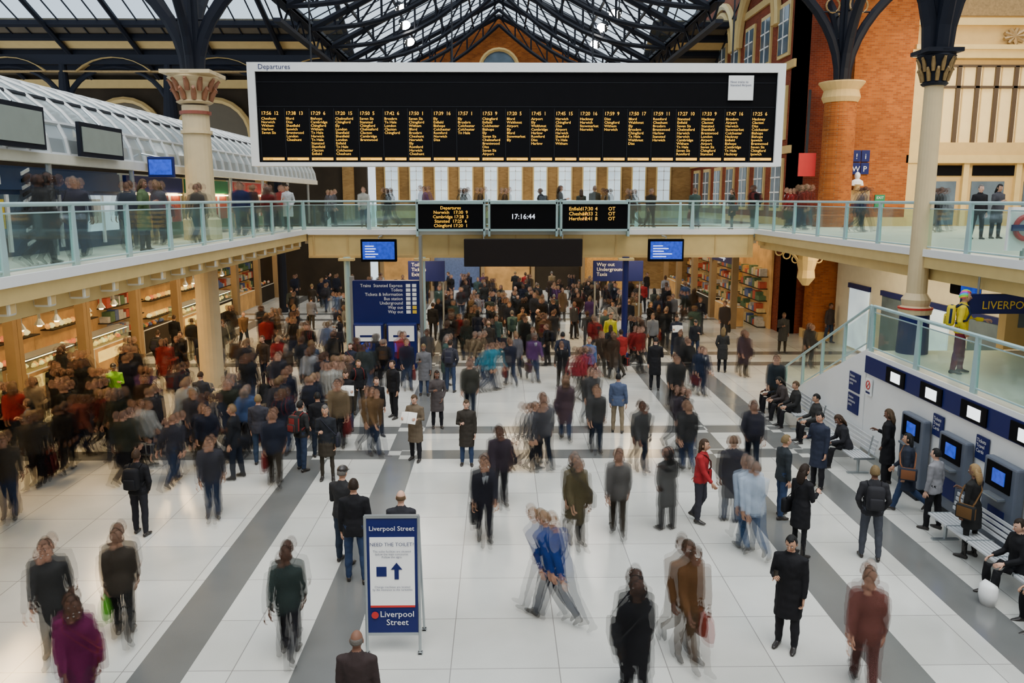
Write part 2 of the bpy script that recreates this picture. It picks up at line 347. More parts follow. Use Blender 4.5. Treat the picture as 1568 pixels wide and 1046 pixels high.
    if 'brief' in acc:
        p,d,s=wr[1]; rbox(H,Matrix.Translation((p.x-.01,p.y,p.z-.30)),(.10,.40,.29),.02,5)
        tube_bm(H,[V((p.x-.01,p.y-.07,p.z-.17)),V((p.x-.01,p.y-.05,p.z-.09)),V((p.x-.01,p.y+.05,p.z-.09)),V((p.x-.01,p.y+.07,p.z-.17))],[.009]*4,5,6)
    if 'carrier' in acc:
        p,d,s=wr[0]; x,y,z=p.x,p.y,p.z-.09
        tube_bm(H,[V((x,y,z-.02)),V((x,y,z-.10)),V((x,y,z-.28)),V((x,y,z-.40))],[(.015,.03),(.05,.12),(.07,.15),(.06,.13)],5,12)
    bmesh.ops.recalc_face_normals(H,faces=H.faces)
    tm=bpy.data.meshes.new('h'); H.to_mesh(tm); H.free(); C.from_mesh(tm); bpy.data.meshes.remove(tm)
    me=bpy.data.meshes.new(name); C.to_mesh(me); C.free()
    for m in PM: me.materials.append(m)
    me.shade_smooth(); return me
dn=((.12,.05,-1),(.02,.22,-1)); dn2=((.18,-.08,-1),(.05,.15,-1))
fw=((.10,.42,-1),(.0,.75,-.8)); bk=((.12,-.45,-1),(.05,-.1,-1)); ph=((.15,.15,-1),(-.35,.9,.35)); pk=((.28,-.12,-1),(-.35,.45,-.8)); md_=((.11,.0,-1),(.02,.3,-1))
S=((0.03,.03,.05),(-.03,.02,.05)); S2=((.10,.10,.06),(-.08,.05,.08))
W1=((.42,.10,.0),(-.30,.30,.0)); W2=((-.26,.45,.0),(.34,.04,.0)); W3=((.30,.05,0),(-.15,.75,0)); W4=((.12,.65,0),(.0,.03,.0)); W5=((.36,.08,0),(-.24,.5,0))
SIT=((1.45,1.40,.10),(1.50,1.55,.08)); SIT2=((1.42,1.25,.16),(1.45,1.6,.14))
SPEC={
'man_standing':(S2,(dn,dn2),{}),
'man_in_coat_standing':(S,(dn,ph),dict(lean=.04,outfit='coat',acc=('phone',),nod=.3)),
'man_walking':(W1,(bk,fw),dict(lean=.07,outfit='jacket')),
'man_walking_with_briefcase':(W2,(fw,dn),dict(lean=.06,outfit='jacket',acc=('brief','shirt'))),
'woman_in_coat_walking':(W3,(dn,fw),dict(lean=.06,outfit='coat',hair='long',acc=('shoulder',),fem=True)),
'man_walking_with_backpack':(W1,(pk,bk),dict(lean=.10,outfit='hoodie',acc=('backpack',))),
'woman_in_skirt_standing':(S,(dn,ph),dict(outfit='skirt',hair='long',acc=('shoulder',),fem=True,nod=.2)),
'man_reading_newspaper':(S2,(((.2,.2,-1),(-.15,.9,.25)),((.2,.2,-1),(-.15,.9,.25))),dict(outfit='coat',acc=('paper',),nod=.35)),
'traveller_pulling_suitcase':(W2,(((.12,-.4,-1),(.0,-.35,-1)),bk),dict(lean=.07,acc=('case',))),
'woman_walking':(W4,(bk,fw),dict(lean=.06,outfit='hoodie',hair='long',acc=('shoulder',),fem=True)),
'bald_man_standing':(S,(dn,dn),dict(hair='bald',acc=('shirt',))),
'man_standing_with_backpack':(S2,(pk,pk),dict(lean=.04,outfit='hoodie',acc=('backpack',))),
'woman_standing':(S,(pk,ph),dict(outfit='coat',hair='long',fem=True,nod=.25)),
'shopper_with_bag':(W4,(dn,fw),dict(lean=.05,acc=('carrier',))),
'man_in_cap_standing':(S2,(ph,dn),dict(outfit='hoodie',hair='cap',nod=.1)),
'man_hurrying':(((.50,.15,0),(-.40,.35,0)),(bk,fw),dict(lean=.28,outfit='jacket')),
'person_sitting':(SIT,(((.1,.35,-1),(-.2,.95,-.25)),((.1,.35,-1),(-.2,.95,-.2))),dict(lean=.05,nod=.2,hips=.52)),
'woman_sitting':(SIT2,(((.1,.55,-1),(-.3,.9,.1)),((.1,.6,-1),(-.3,.9,.1))),dict(lean=.35,outfit='hoodie',hair='long',nod=.3,fem=True,hips=.52)),
'entertainer_in_rainbow_wig':(S2,(((.15,.6,-1),(-.1,1,.0)),pk),dict(outfit='hoodie',hair='rainbow',acc=('backpack',),turn=.2)),
}
VAR={k:person_mesh(k,v[0],v[1],**v[2]) for k,v in SPEC.items()}
# long-exposure figures: successive positions of one stride, each semi-transparent
GH={}; GF={}
def ghost(kind,legs,arms,offs,alph,vox=.02):
    v=SPEC[kind]; bm=bmesh.new(); al=[]
    for lg,ar,(ox,oy),a in zip(legs,arms,offs,alph):
        me=person_mesh('g',lg,ar,vox=vox,**v[2]); me.transform(Matrix.Translation((ox,oy,0))); n0=len(bm.faces); bm.from_mesh(me); al+= [a]*(len(bm.faces)-n0); bpy.data.meshes.remove(me)
    me=bpy.data.meshes.new(kind+'_in_motion'); bm.to_mesh(me); bm.free()
    at=me.attributes.new('ga','FLOAT','FACE'); at.data.foreach_set('value',al)
    for m in PG: me.materials.append(m)
    me.shade_smooth(); return me
for kind in('man_walking','man_walking_with_briefcase','woman_in_coat_walking','man_walking_with_backpack','traveller_pulling_suitcase','woman_walking','shopper_with_bag','man_hurrying'):
    a0=SPEC[kind][1]; am=(a0[0],md_)
    hv=kind=='man_hurrying'; L_=[SPEC[kind][0],W1,W5,W3,W5,W1] if hv else [W1,W5,W3,W4,W2,W1]
    GH[kind]=ghost(kind,L_,[a0,a0,am,am,a0,a0],[(.035,.26),(-.03,.155),(.012,.05),(-.016,-.05),(.03,-.155),(-.035,-.26)],[.14,.23,.38,.38,.23,.14])
    if not hv: GF[kind]=ghost(kind,[W1,W3,W4],[a0,a0,am],[(.02,.16),(0,0),(-.02,-.16)],[.3,.52,.3],.026)
for kind in('man_standing','man_in_coat_standing','woman_standing','man_standing_with_backpack'):
    a0=SPEC[kind][1]; GF[kind]=ghost(kind,[SPEC[kind][0]]*3,[a0]*3,[(.06,.02),(0,0),(-.06,-.02)],[.3,.55,.3],.026)
darks=[(.008,.008,.010),(.015,.017,.022),(.012,.015,.030),(.024,.019,.015),(.035,.035,.04),(.018,.022,.038),(.042,.026,.016),(.014,.014,.014),(.03,.034,.025)]
brights=[(.24,.015,.015),(.18,.13,.075),(.28,.29,.31),(.05,.09,.20),(.09,.035,.12),(.14,.08,.035),(.40,.40,.37),(.05,.09,.08),(.12,.12,.14)]
jeans=[(.02,.032,.065),(.012,.018,.032),(.010,.010,.013),(.013,.013,.016),(.03,.045,.09),(.035,.028,.02)]
hairs=[(.02,.012,.008),(.04,.022,.012),(.07,.042,.022),(.01,.01,.01),(.16,.11,.05),(.12,.11,.10)]
skins=[(.55,.30,.20),(.6,.35,.25),(.45,.25,.16),(.18,.09,.06),(.5,.28,.18)]
PL=[]
def put(kind,x,y,rot,z=0,c=None,c2=None,c4=None,c3=None,s=None,skin=None,mode=None,dark=.78):
    if mode is None: mode='gh' if kind in GH else 'still'
    me={'still':VAR,'gh':GH,'gf':GF}[mode].get(kind,VAR[kind])
    ob=bpy.data.objects.new(kind,me); sc.collection.objects.link(ob)
    ob.location=(x,y,z); ob.rotation_euler=(0,0,math.radians(rot)); s=s or random.uniform(.94,1.04); ob.scale=(s,s,s)
    c=c or (random.choice(darks) if R()<dark else random.choice(brights)); ob.color=(*c,1)
    ob['c2']=list(c2 or random.choice(jeans)); ob['c3']=list(c3 or random.choice(hairs)); ob['c4']=list(c4 or random.choice([(.02,.02,.02),(.02,.02,.035),(.08,.04,.02),(.16,.02,.02),(.02,.02,.02)]))
    ob['skin']=list(skin or random.choice(skins)); PL.append((x,y,z)); return ob
def pf(kind,u,v,rot,**k):
    p=fp(u,v,k.get('z',0)); return put(kind,p.x,p.y,rot,**k)
BK=(.008,.008,.010); JN=(.022,.04,.09)
pf('man_standing_with_backpack',217,818,175,c=BK,c2=(.015,.015,.02),c4=BK)
pf('man_walking',88,1000,20,c=(.04,.04,.04),c2=(.03,.03,.03))
pf('shopper_with_bag',192,972,200,c=(.05,.04,.03),c2=(.02,.02,.02),c4=(.12,.45,.03))
pf('woman_in_coat_walking',128,1100,30,c=(.13,.012,.065),c2=(.03,.02,.03))
pf('man_walking',445,1000,185,c=(.03,.045,.042),c2=(.015,.015,.02))
pf('man_standing',546,890,185,c=BK,c2=JN,s=1.04); pf('man_in_cap_standing',528,862,160,c=(.02,.02,.022),c2=(.02,.03,.05))
pf('bald_man_standing',617,905,180,c=(.02,.02,.025),c3=(.1,.06,.03)); pf('bald_man_standing',552,1170,180,c=(.03,.02,.02),c3=(.1,.09,.08))
pf('man_walking_with_briefcase',742,825,5,c=(.018,.018,.026),c2=(.015,.015,.022)); pf('man_hurrying',845,950,225,c=(.010,.035,.18),c2=(.02,.03,.06),s=1.03)
pf('woman_in_coat_walking',880,830,10,c=(.10,.08,.04),c2=(.02,.02,.02)); pf('man_walking',945,815,175,c=(.10,.095,.09))
pf('woman_in_coat_walking',970,1072,180,c=(.012,.012,.015),c2=BK); pf('shopper_with_bag',1046,1005,15,c=(.13,.06,.022),c2=(.09,.055,.03),c4=(.4,.02,.02),c3=(.03,.02,.01))
pf('man_in_coat_standing',1203,992,-35,c=BK,c2=(.012,.012,.015)); pf('man_hurrying',1320,1055,160,c=(.14,.05,.04),c2=(.10,.04,.035))
pf('man_standing_with_backpack',1330,855,165,c=(.02,.02,.024),c2=(.05,.055,.07),c4=(.02,.02,.024)); pf('man_walking',1145,845,190,c=(.45,.54,.66),c2=(.03,.07,.15))
pf('woman_in_skirt_standing',1222,852,120,c=BK,c2=BK,c4=BK); pf('woman_walking',1070,800,60,c=(.28,.015,.02),c2=(.03,.03,.04),c4=(.1,.01,.01),mode='still')
pf('woman_standing',1020,810,200,c=(.02,.02,.02),mode='gf'); pf('man_in_coat_standing',1118,798,170,c=(.02,.02,.03),mode='gf'); pf('man_standing',1195,792,100,c=(.02,.025,.03),c2=JN)
pf('man_in_coat_standing',1250,748,-60,c=(.02,.025,.045)); pf('woman_standing',1355,742,230,c=BK,c2=BK); pf('woman_in_coat_walking',1385,782,240,c=(.02,.025,.04),c2=JN,c4=(.18,.07,.03),mode='still')
pf('man_standing',1425,810,215,c=(.22,.22,.24),c2=BK); pf('woman_in_skirt_standing',1482,853,210,c=(.015,.015,.015),c2=(.015,.015,.015),c3=(.28,.18,.08),c4=(.12,.06,.02))
for a in [('man_in_coat_standing',715,712,0,(.03,.025,.02),JN),('man_walking',765,770,10,(.04,.03,.04),None),('traveller_pulling_suitcase',812,722,90,(.06,.06,.07),None),('man_reading_newspaper',637,705,-20,(.12,.09,.06),None),
 ('man_standing',578,668,30,BK,BK),('man_standing',604,640,-40,BK,BK),('woman_standing',670,655,10,(.06,.05,.05),None),('woman_in_coat_walking',524,628,90,(.14,.09,.06),None),('man_standing',400,712,180,(.03,.03,.04),(.03,.05,.09)),
 ('traveller_pulling_suitcase',430,672,170,(.04,.04,.05),None),('man_standing_with_backpack',463,720,150,(.02,.02,.02),None),('man_standing',490,700,200,BK,None),('man_walking',328,790,15,(.04,.04,.05),None),('man_hurrying',268,742,170,(.03,.03,.04),None),
 ('woman_walking',168,690,90,(.1,.02,.02),None),('man_walking',62,742,0,(.05,.045,.04),None),('traveller_pulling_suitcase',104,720,185,BK,None),('man_in_cap_standing',180,642,30,(.25,.6,.02),None),('woman_walking',228,650,60,(.10,.04,.18),None),
 ('woman_in_coat_walking',60,668,10,(.3,.24,.17),None),('man_walking',18,792,20,(.06,.05,.04),None),('man_walking',912,690,0,(.05,.05,.05),None),('woman_in_coat_walking',865,672,180,(.08,.05,.06),None),('man_walking',832,712,190,(.09,.09,.1),None),
 ('man_standing',945,662,170,(.06,.08,.14),(.18,.14,.09)),('man_in_coat_standing',1002,597,175,BK,None),('man_walking',1032,628,0,(.03,.03,.03),None),('man_walking_with_briefcase',1072,605,10,(.02,.03,.06),None),('woman_standing',1105,570,160,(.03,.03,.03),None),
 ('woman_in_coat_walking',1137,576,0,(.08,.05,.06),None),('man_walking',1185,632,-20,(.03,.04,.05),None),('man_in_coat_standing',1197,540,0,(.03,.03,.03),None),('woman_walking',1237,562,0,(.05,.05,.05),None),('man_standing',1268,525,30,(.04,.03,.03),None),
 ('man_standing',934,545,0,(.6,.55,.03),(.02,.03,.06)),('woman_walking',890,615,100,(.3,.03,.04),None),('man_hurrying',750,600,110,(.03,.2,.28),None),('man_walking',720,640,180,(.05,.05,.04),None),('man_standing',270,542,180,BK,BK),
 ('man_walking',1050,720,180,(.03,.03,.03),None),('man_walking',980,720,10,(.05,.05,.05),None),('man_walking',905,655,15,(.06,.06,.06),None),('man_in_coat_standing',650,605,0,(.1,.1,.11),None),('man_standing_with_backpack',690,600,170,(.03,.03,.04),None),
 ('woman_walking',360,660,-20,(.05,.05,.06),None),('man_walking',300,690,30,(.05,.045,.05),None),('man_walking_with_briefcase',240,690,180,(.04,.04,.05),None),('man_hurrying',120,700,90,(.15,.04,.03),None),('woman_standing',330,610,0,(.12,.1,.08),None),
 ('man_walking',380,600,170,(.04,.04,.05),None),('man_walking',430,620,10,(.03,.03,.04),None),('woman_walking',480,600,20,(.05,.07,.11),None),('man_walking_with_backpack',280,640,160,(.04,.05,.07),None),('man_walking',200,600,0,(.03,.03,.03),None),
 ('woman_in_coat_walking',100,610,180,(.04,.04,.04),None),('man_walking_with_backpack',1150,720,170,(.03,.03,.04),None),('woman_walking',1040,690,30,(.05,.04,.05),None),('man_walking',560,605,160,(.04,.05,.05),None),('man_in_cap_standing',1340,515,90,(.3,.45,.04),None)]:
    k,u,v,r,c,c2=a; pf(k,u,v,r,c=c,c2=c2)
for a in [('woman_in_coat_walking',-8.3,15.2,150,(.04,.04,.04)),('man_walking',-9.0,13.6,200,(.04,.05,.10)),('man_walking',-8.9,20,180,(.05,.06,.08)),('woman_standing',-8.3,19.4,90,(.06,.09,.04)),('man_walking',-8.5,27.4,0,(.03,.04,.12)),('man_walking',-9.0,29.0,0,(.06,.04,.04)),
 ('man_walking',-8.6,31.0,0,(.2,.03,.03)),('woman_standing',-8.4,33,0,(.4,.42,.45)),('man_walking',-8.2,22.6,170,(.08,.07,.06)),('woman_walking',-9.0,22.0,0,(.12,.12,.14)),('man_walking_with_backpack',-9.0,30.3,180,(.1,.05,.04)),('woman_in_coat_walking',-9.0,32.4,0,(.25,.2,.15)),('man_walking',-9.0,34.6,0,(.3,.05,.05)),('man_walking',-8.9,17.6,10,(.05,.05,.07))]:
    put(a[0],a[1],a[2],a[3],z=5.1,c=a[4])
wk=list(VAR)[:15]; movers=[k for k in wk if 'walking' in k or k in('traveller_pulling_suitcase','shopper_with_bag')]
x=-7.3
while x<13:
    put(random.choice(movers if R()<.7 else wk),x,random.uniform(33.0,35.9),random.choice([90,-90,80,-80,180,10]),z=5.1,mode='gf',dark=.65); x+=random.choice([.55,.7,1.0,1.6])
put('man_standing',14.5,24.8,0,z=5.1,c=BK,c2=BK); put('woman_standing',15.3,25.2,10,z=5.1,c=(.05,.05,.06)); put('man_walking',13.2,30,80,z=5.1,c=(.03,.05,.1)); put('woman_walking',11.8,32,90,z=5.1,c=(.2,.03,.02)); put('man_walking',16,30,60,z=5.1)
put('entertainer_in_rainbow_wig',9.75,16.9,60,z=2.65,c=(.65,.5,.02),c2=(.16,.015,.035),c4=(.01,.02,.07),s=1.03)
for k,y,c in [('woman_sitting',18.7,(.02,.02,.025)),('person_sitting',20.6,(.03,.03,.03)),('person_sitting',22.1,(.02,.02,.02)),('woman_sitting',22.9,(.05,.04,.04)),('person_sitting',23.7,(.02,.03,.05))]:
    put(k,8.3,y,-90,c=c,c2=BK,s=1)
put('person_sitting',8.3,12.15,-90,c=BK,c2=BK,s=1); put('woman_sitting',8.3,11.2,-90,c=(.03,.03,.03),c2=BK,s=1)
def clear(x,y,d): return all((x-a)**2+(y-b)**2>d*d or zz>1 for a,b,zz in PL)
def scatter(N,fx,fy,d,pm):
    n=0; tries=0
    while n<N and tries<9000:
        tries+=1; x,y=fx(),fy()
        if not(-13<x<(8.0 if y<31 else 10.6)): continue
        if -5.9<x<-2.3 and 29<y<31.3: continue
        if abs(y-31.7)<.6 and min(abs(x-q) for q in(-5.9,-3.0,4.9))<.6: continue
        if (x+8.95)**2+(y-25)**2<1: continue
        if abs(y-35.8)<.7 and (abs(x+3.2)<1.3 or abs(x-5.2)<1.6): continue
        if not clear(x,y,d): continue
        k=random.choice(movers if R()<pm else wk)
        mode='gf' if R()<(.85 if k in movers else .7) else 'still'
        if y<26 and k in movers: mode='gh'
        put(k,x,y,random.choice([0,0,180,180,10,-15,165,195,90,-90,40])+random.uniform(-12,12),mode=mode,dark=.72); n+=1
scatter(225,lambda:random.gauss(-.3,5.0) if R()<.7 else random.uniform(-13,10.5),lambda:random.uniform(26,52.5),.70,.5)
scatter(34,lambda:random.uniform(-13,-3.6),lambda:random.uniform(20,29),.75,.6)
scatter(14,lambda:random.uniform(-12.5,-3.2),lambda:random.uniform(17.5,21.5),.8,.6)
# ------------------------------------------------------------------ floor
def floor_mat():
    m,N,L=nmat('terrazzo_floor'); p=N['Principled BSDF']; tc=N.new('ShaderNodeTexCoord'); s=N.new('ShaderNodeSeparateXYZ'); L.new(tc.outputs['Object'],s.inputs[0])
    def cmp(src,c,w):
        q=N.new('ShaderNodeMath'); q.operation='COMPARE'; L.new(src,q.inputs[0]); q.inputs[1].default_value=c; q.inputs[2].default_value=w; return q.outputs[0]
    def comb(a,b,op):
        q=N.new('ShaderNodeMath'); q.operation=op; L.new(a,q.inputs[0])
        if isinstance(b,(int,float)): q.inputs[1].default_value=b
        else: L.new(b,q.inputs[1])
        return q.outputs[0]
    mx=None
    for c in(-12.6,-4.6,-2.45,5.4,7.4):
        o=cmp(s.outputs[0],c,.36); mx=o if mx is None else comb(mx,o,'MAXIMUM')
    my=None
    for c in(19.7,21.9,31.0,33.2,43.0,45.2):
        o=cmp(s.outputs[1],c,.36); my=o if my is None else comb(my,o,'MAXIMUM')
    ck=N.new('ShaderNodeTexChecker'); ck.inputs['Scale'].default_value=2.8; L.new(tc.outputs['Object'],ck.inputs['Vector'])
    cross=comb(comb(mx,my,'MULTIPLY'),ck.outputs['Fac'],'MULTIPLY'); mask=comb(comb(mx,my,'MAXIMUM'),cross,'SUBTRACT')
    b=N.new('ShaderNodeTexBrick'); b.offset=0; b.inputs['Scale'].default_value=1; b.inputs['Brick Width'].default_value=1.48; b.inputs['Row Height'].default_value=1.35; b.inputs['Mortar Size'].default_value=.007
    b.inputs['Color1'].default_value=(.47,.47,.435,1); b.inputs['Color2'].default_value=(.56,.56,.52,1); b.inputs['Mortar'].default_value=(.22,.21,.20,1)
    mp=N.new('ShaderNodeMapping'); mp.inputs['Location'].default_value=(.68,.6,0); L.new(tc.outputs['Object'],mp.inputs[0]); L.new(mp.outputs[0],b.inputs['Vector'])
    no=N.new('ShaderNodeTexNoise'); no.inputs['Scale'].default_value=90; no.inputs['Detail'].default_value=3; L.new(tc.outputs['Object'],no.inputs['Vector'])
    n2=N.new('ShaderNodeTexNoise'); n2.inputs['Scale'].default_value=.5; n2.inputs['Detail'].default_value=5; L.new(tc.outputs['Object'],n2.inputs['Vector'])
    m1=N.new('ShaderNodeMix'); m1.data_type='RGBA'; L.new(mask,m1.inputs[0]); L.new(b.outputs['Color'],m1.inputs[6]); m1.inputs[7].default_value=(.125,.128,.125,1)
    sm=comb(comb(comb(no.outputs['Fac'],.3,'MULTIPLY'),comb(n2.outputs['Fac'],.7,'MULTIPLY'),'ADD'),.55,'ADD')
    v=N.new('ShaderNodeVectorMath'); v.operation='SCALE'; L.new(m1.outputs[2],v.inputs[0]); L.new(sm,v.inputs['Scale']); L.new(v.outputs[0],p.inputs['Base Color'])
    rr=comb(comb(n2.outputs['Fac'],.22,'MULTIPLY'),.06,'ADD'); L.new(rr,p.inputs['Roughness']); p.inputs['Specular IOR Level'].default_value=.7; return m
b=B(); b.box(-18,28,-6,62,-.2,0,floor_mat()); b.done('floor')
b=B(); b.box(-18,28,-6.4,-6,0,15,ybrick); b.done('light_block_wall_behind')  # unseen wall, added to block low sky light from behind
b=B(); b.box(27.4,28,-6,37,0,15,ybrick); b.done('light_block_wall_right')  # unseen side wall, added so sky light comes mostly from above
b=B(); b.box(-17.6,-17,-6,45,0,8.6,timber); b.done('wall_left')
# ------------------------------------------------------------------ balustrades
def balustrade(b,p0,p1,z,n,h=1.12,rm=rail):
    p0=Vector((*p0,0)); p1=Vector((*p1,0)); d=(p1-p0); L=d.length; d.normalize()
    ang=math.atan2(d.y,d.x); M0=Matrix.Translation((p0.x,p0.y,z))@Matrix.Rotation(ang,4,'Z')
    for i in range(n+1):
        x=L*i/n
        b.prism([M0@Vector((x-.09,-.035,-.25)),M0@Vector((x+.09,-.035,-.25)),M0@Vector((x+.045,-.035,h)),M0@Vector((x-.045,-.035,h))],M0.to_3x3()@Vector((0,.07,0)),rm)
    a=M0@Vector((0,0,h)); c=M0@Vector((L,0,h)); b.tube([a,c],.04,rm,8)
    a=M0@Vector((0,0,.1)); c=M0@Vector((L,0,.1)); b.tube([a,c],.02,rm,6)
    a=M0@Vector((0,0,h-.14)); c=M0@Vector((L,0,h-.14)); b.tube([a,c],.014,rm,6)
    for i in range(n):
        x0=L*i/n+.06; x1=L*(i+1)/n-.06; b.box(x0,x1,-.008,.008,.13,h-.16,glass,M0)
Z=5.1
b=B(); b.box(-17,-7.55,4,37,4.72,Z,offw); b.box(-7.55,-7.45,4,32,4.72,Z+.02,cream); b.box(-7.45,-7.40,4,32,4.98,Z+.05,white)
b.box(-8.1,-7.75,4,32,4.40,4.72,cream)
for i in range(24): y=4.5+i*1.15; b.rb((-7.62,y,4.68),(.3,.22,.3),.04,cream2)
b.done('balcony_floor_left')
b=B(); balustrade(b,(-7.6,4.05),(-7.6,32.0),Z,13); b.done('balcony_balustrade')
b=B(); b.box(-7.55,10.05,32,36.8,4.6,Z,offw); b.box(-7.4,9.9,31.9,32,4.1,Z-.03,cream); b.box(-7.4,9.9,31.84,31.9,4.95,Z+.05,white); b.box(-7.4,9.9,31.86,31.9,4.06,4.16,cream2)
for i in range(14): x=-7.2+i*1.3; b.box(x,x+.05,31.87,31.9,4.16,4.95,cream2)
b.done('footbridge')
b=B(); balustrade(b,(-7.55,31.95),(10,31.95),Z,7); balustrade(b,(-7.55,36.7),(10,36.7),Z,9); b.done('footbridge_balustrade')
b=B(); b.box(10.05,27,12,41,4.7,Z,offw); b.box(9.95,10.05,12,32,4.72,Z+.02,cream); b.box(9.9,9.95,12,32,4.98,Z+.05,white); b.box(10.2,10.5,12,32,4.42,4.7,cream)
b.done('balcony_floor_right')
b=B(); balustrade(b,(10.0,13.2),(10.0,32.0),Z,9); b.done('balcony_balustrade')
b=B()
for s in(-1,1):
    pts=[Vector((11.9+s*(1.9-1.7*math.sin(t)),31.5,4.7-1.25*(1-math.cos(t)))) for t in [k*math.pi/16 for k in range(9)]]
    b.tube(pts,[(.05,.12)]*len(pts),cream,8)
    for t in(.25,.55,.9): 
        c=Vector((11.9+s*(1.35-1.0*t),31.5,4.42-.45*t)); rr=.14
        b.tube([c+Vector((rr*math.cos(a),0,rr*math.sin(a))) for a in [k*math.pi/6 for k in range(13)]],[.025]*13,cream,6)
b.box(10.0,13.8,31.4,31.6,4.55,4.7,cream)
b.tube([(11.9,31.5,4.7),(11.9,31.5,4.0),(11.9,31.5,3.6),(11.9,31.5,3.3),(11.9,31.5,3.0)],[.35,.4,.3,.34,.12],cream,12)
b.done('cast_iron_bracket')
for x,m in((-5.9,rail),(-3.0,rail),(4.9,navy)):
    b=B(); b.tube([(x,31.7,0),(x,31.7,.3),(x,31.7,.32),(x,31.7,4.0),(x,31.7,4.1)],[.2,.2,.12,.12,.15],m,14); b.box(x-.3,x+.3,31.5,31.83,3.96,4.06,cream); b.done('support_column',bevel=.01)
def fb_board(x0,x1,kind):
    b=B(); y=31.5; b.box(x0,x1,y,y+.3,5.18,6.12,black)
    for q in((x0-.05,x1+.05,6.12,6.2),(x0-.05,x1+.05,5.10,5.18)): b.box(q[0],q[1],y-.04,y+.34,q[2],q[3],rail)
    for q in (x0-.08,x1): b.box(q,q+.08,y-.04,y+.34,4.9,6.3,rail)
    if kind==0:
        b.text('Departures\nNorwich   17:30  9\nCambridge 17:28  3\nStansted  17:25  6\nChingford 17:20  1',((x0+x1)/2,y-.01,5.92),.17,amber,align='CENTER')
    elif kind==1: b.text('17:16:44',((x0+x1)/2,y-.01,5.56),.27,led,align='CENTER')
    else:
        for k in range(4): b.text(['Enfield\nCheshunt\nHertford','17:30\n17:33\n17:41','4\n2\n8','OT\nOT\nOT'][k],(x0+.25+k*.5,y-.01,5.88),.19,amber)
    b.done('platform_indicator_board' if kind!=1 else 'station_clock')
fb_board(-3.1,-.62,0); fb_board(-.35,2.15,1); fb_board(2.4,4.9,2)
for x in(-4.55,6.3):
    b=B(); b.rb((x,31.0,4.4),(1.35,.2,.85),.03,black); b.box(x-.6,x+.6,30.885,30.9,4.07,4.73,screenb); b.tube([(x,31,4.8),(x,31,4.9),(x,31.85,4.9)],.03,steel,8)
    for k in range(5): b.box(x-.5,x-.5+.3+.6*R(),30.87,30.88,4.15+k*.1,4.18+k*.1,led)
    b.done('television_screen')
b=B(); b.rb((.9,31.2,4.3),(4.5,.25,1.05),.03,mat('brown_panel',(.014,.010,.009),.6,spec=.2)); 
for x in(-.6,2.4): b.tube([(x,31.2,4.8),(x,31.2,4.95),(x,31.85,4.95)],.03,steel,8)
b.done('blank_display_board')
# ------------------------------------------------------------------ departures board
names=['London','Stansted','Airport','Harlow','Cambridge','Bishops','Norwich','Ipswich','Diss','Stowmarket','Colchester','Witham','Romford','Ilford','Shenfield','Brentwood','Clacton','Chelmsford','Ely','Enfield','Tn Hale','Cheshunt','Broxbrn','Harwich','Walthmst','Chingford','Hackney','Seven Sis']
b=B(); X0,X1,Y,ZB,ZT=-7.95,9.13,27.0,7.35,10.55
b.box(X0+.2,X1-.2,Y,Y+.5,ZB+.1,ZT-.2,black)
b.box(X0,X1,Y-.08,Y+.6,ZT-.28,ZT,white); b.box(X0,X1,Y-.08,Y+.6,ZB,ZB+.12,white); b.box(X0,X0+.24,Y-.08,Y+.6,ZB+.12,ZT-.28,white); b.box(X1-.24,X1,Y-.08,Y+.6,ZB+.12,ZT-.28,white)
b.text('Departures',(X0+.35,Y-.09,ZT-.21),.22,navy)
pw=.783
for i in range(21):
    x=X0+.36+i*pw
    if i==20: x=X0+.36+19*pw+.85
    b.box(x-.045,x-.03,Y-.012,Y,ZB+.15,9.15,dark)
    w=.68
    nl=random.choice([4,5,6,7,8,11,11]); 
    if i>=19: nl=11
    b.text('17:%02d  %d'%(random.randint(18,59),random.randint(1,18)),(x,Y-.02,8.95),.155,amber,sx=.95)
    lines=[random.choice(names) for _ in range(nl)]
    b.text('\n'.join(lines),(x,Y-.02,8.80),.112,amber,sx=1.08)
    b.box(x,x+w,Y-.02,Y-.005,ZB+.19,ZB+.27,amber)
    b.text('On time',(x+.05,Y-.03,ZB+.20),.08,black)
for z in(9.2,9.95): b.box(X0+.24,X1-.24,Y-.01,Y,z,z+.015,dark)
b.box(7.32,8.12,Y-.06,Y-.02,9.42,10.18,white); b.text('Next trains to\nStansted Airport',(7.37,Y-.07,9.95),.1,navy)
for x in(-6,-1.5,3,7.5): b.tube([(x,Y+.3,ZT),(x,Y+.3,15.6)],.03,dark,6)
b.done('departures_board')
b=B(); 
for z in(15.5,16.6): b.box(-10,11,27.15,27.45,z,z+.15,navyd)
for i in range(14): b.tube([(-10+i*1.5,27.3,15.55 if i%2 else 16.7),(-8.5+i*1.5,27.3,16.7 if i%2 else 15.55)],.05,navyd,6)
b.done('lattice_girder')
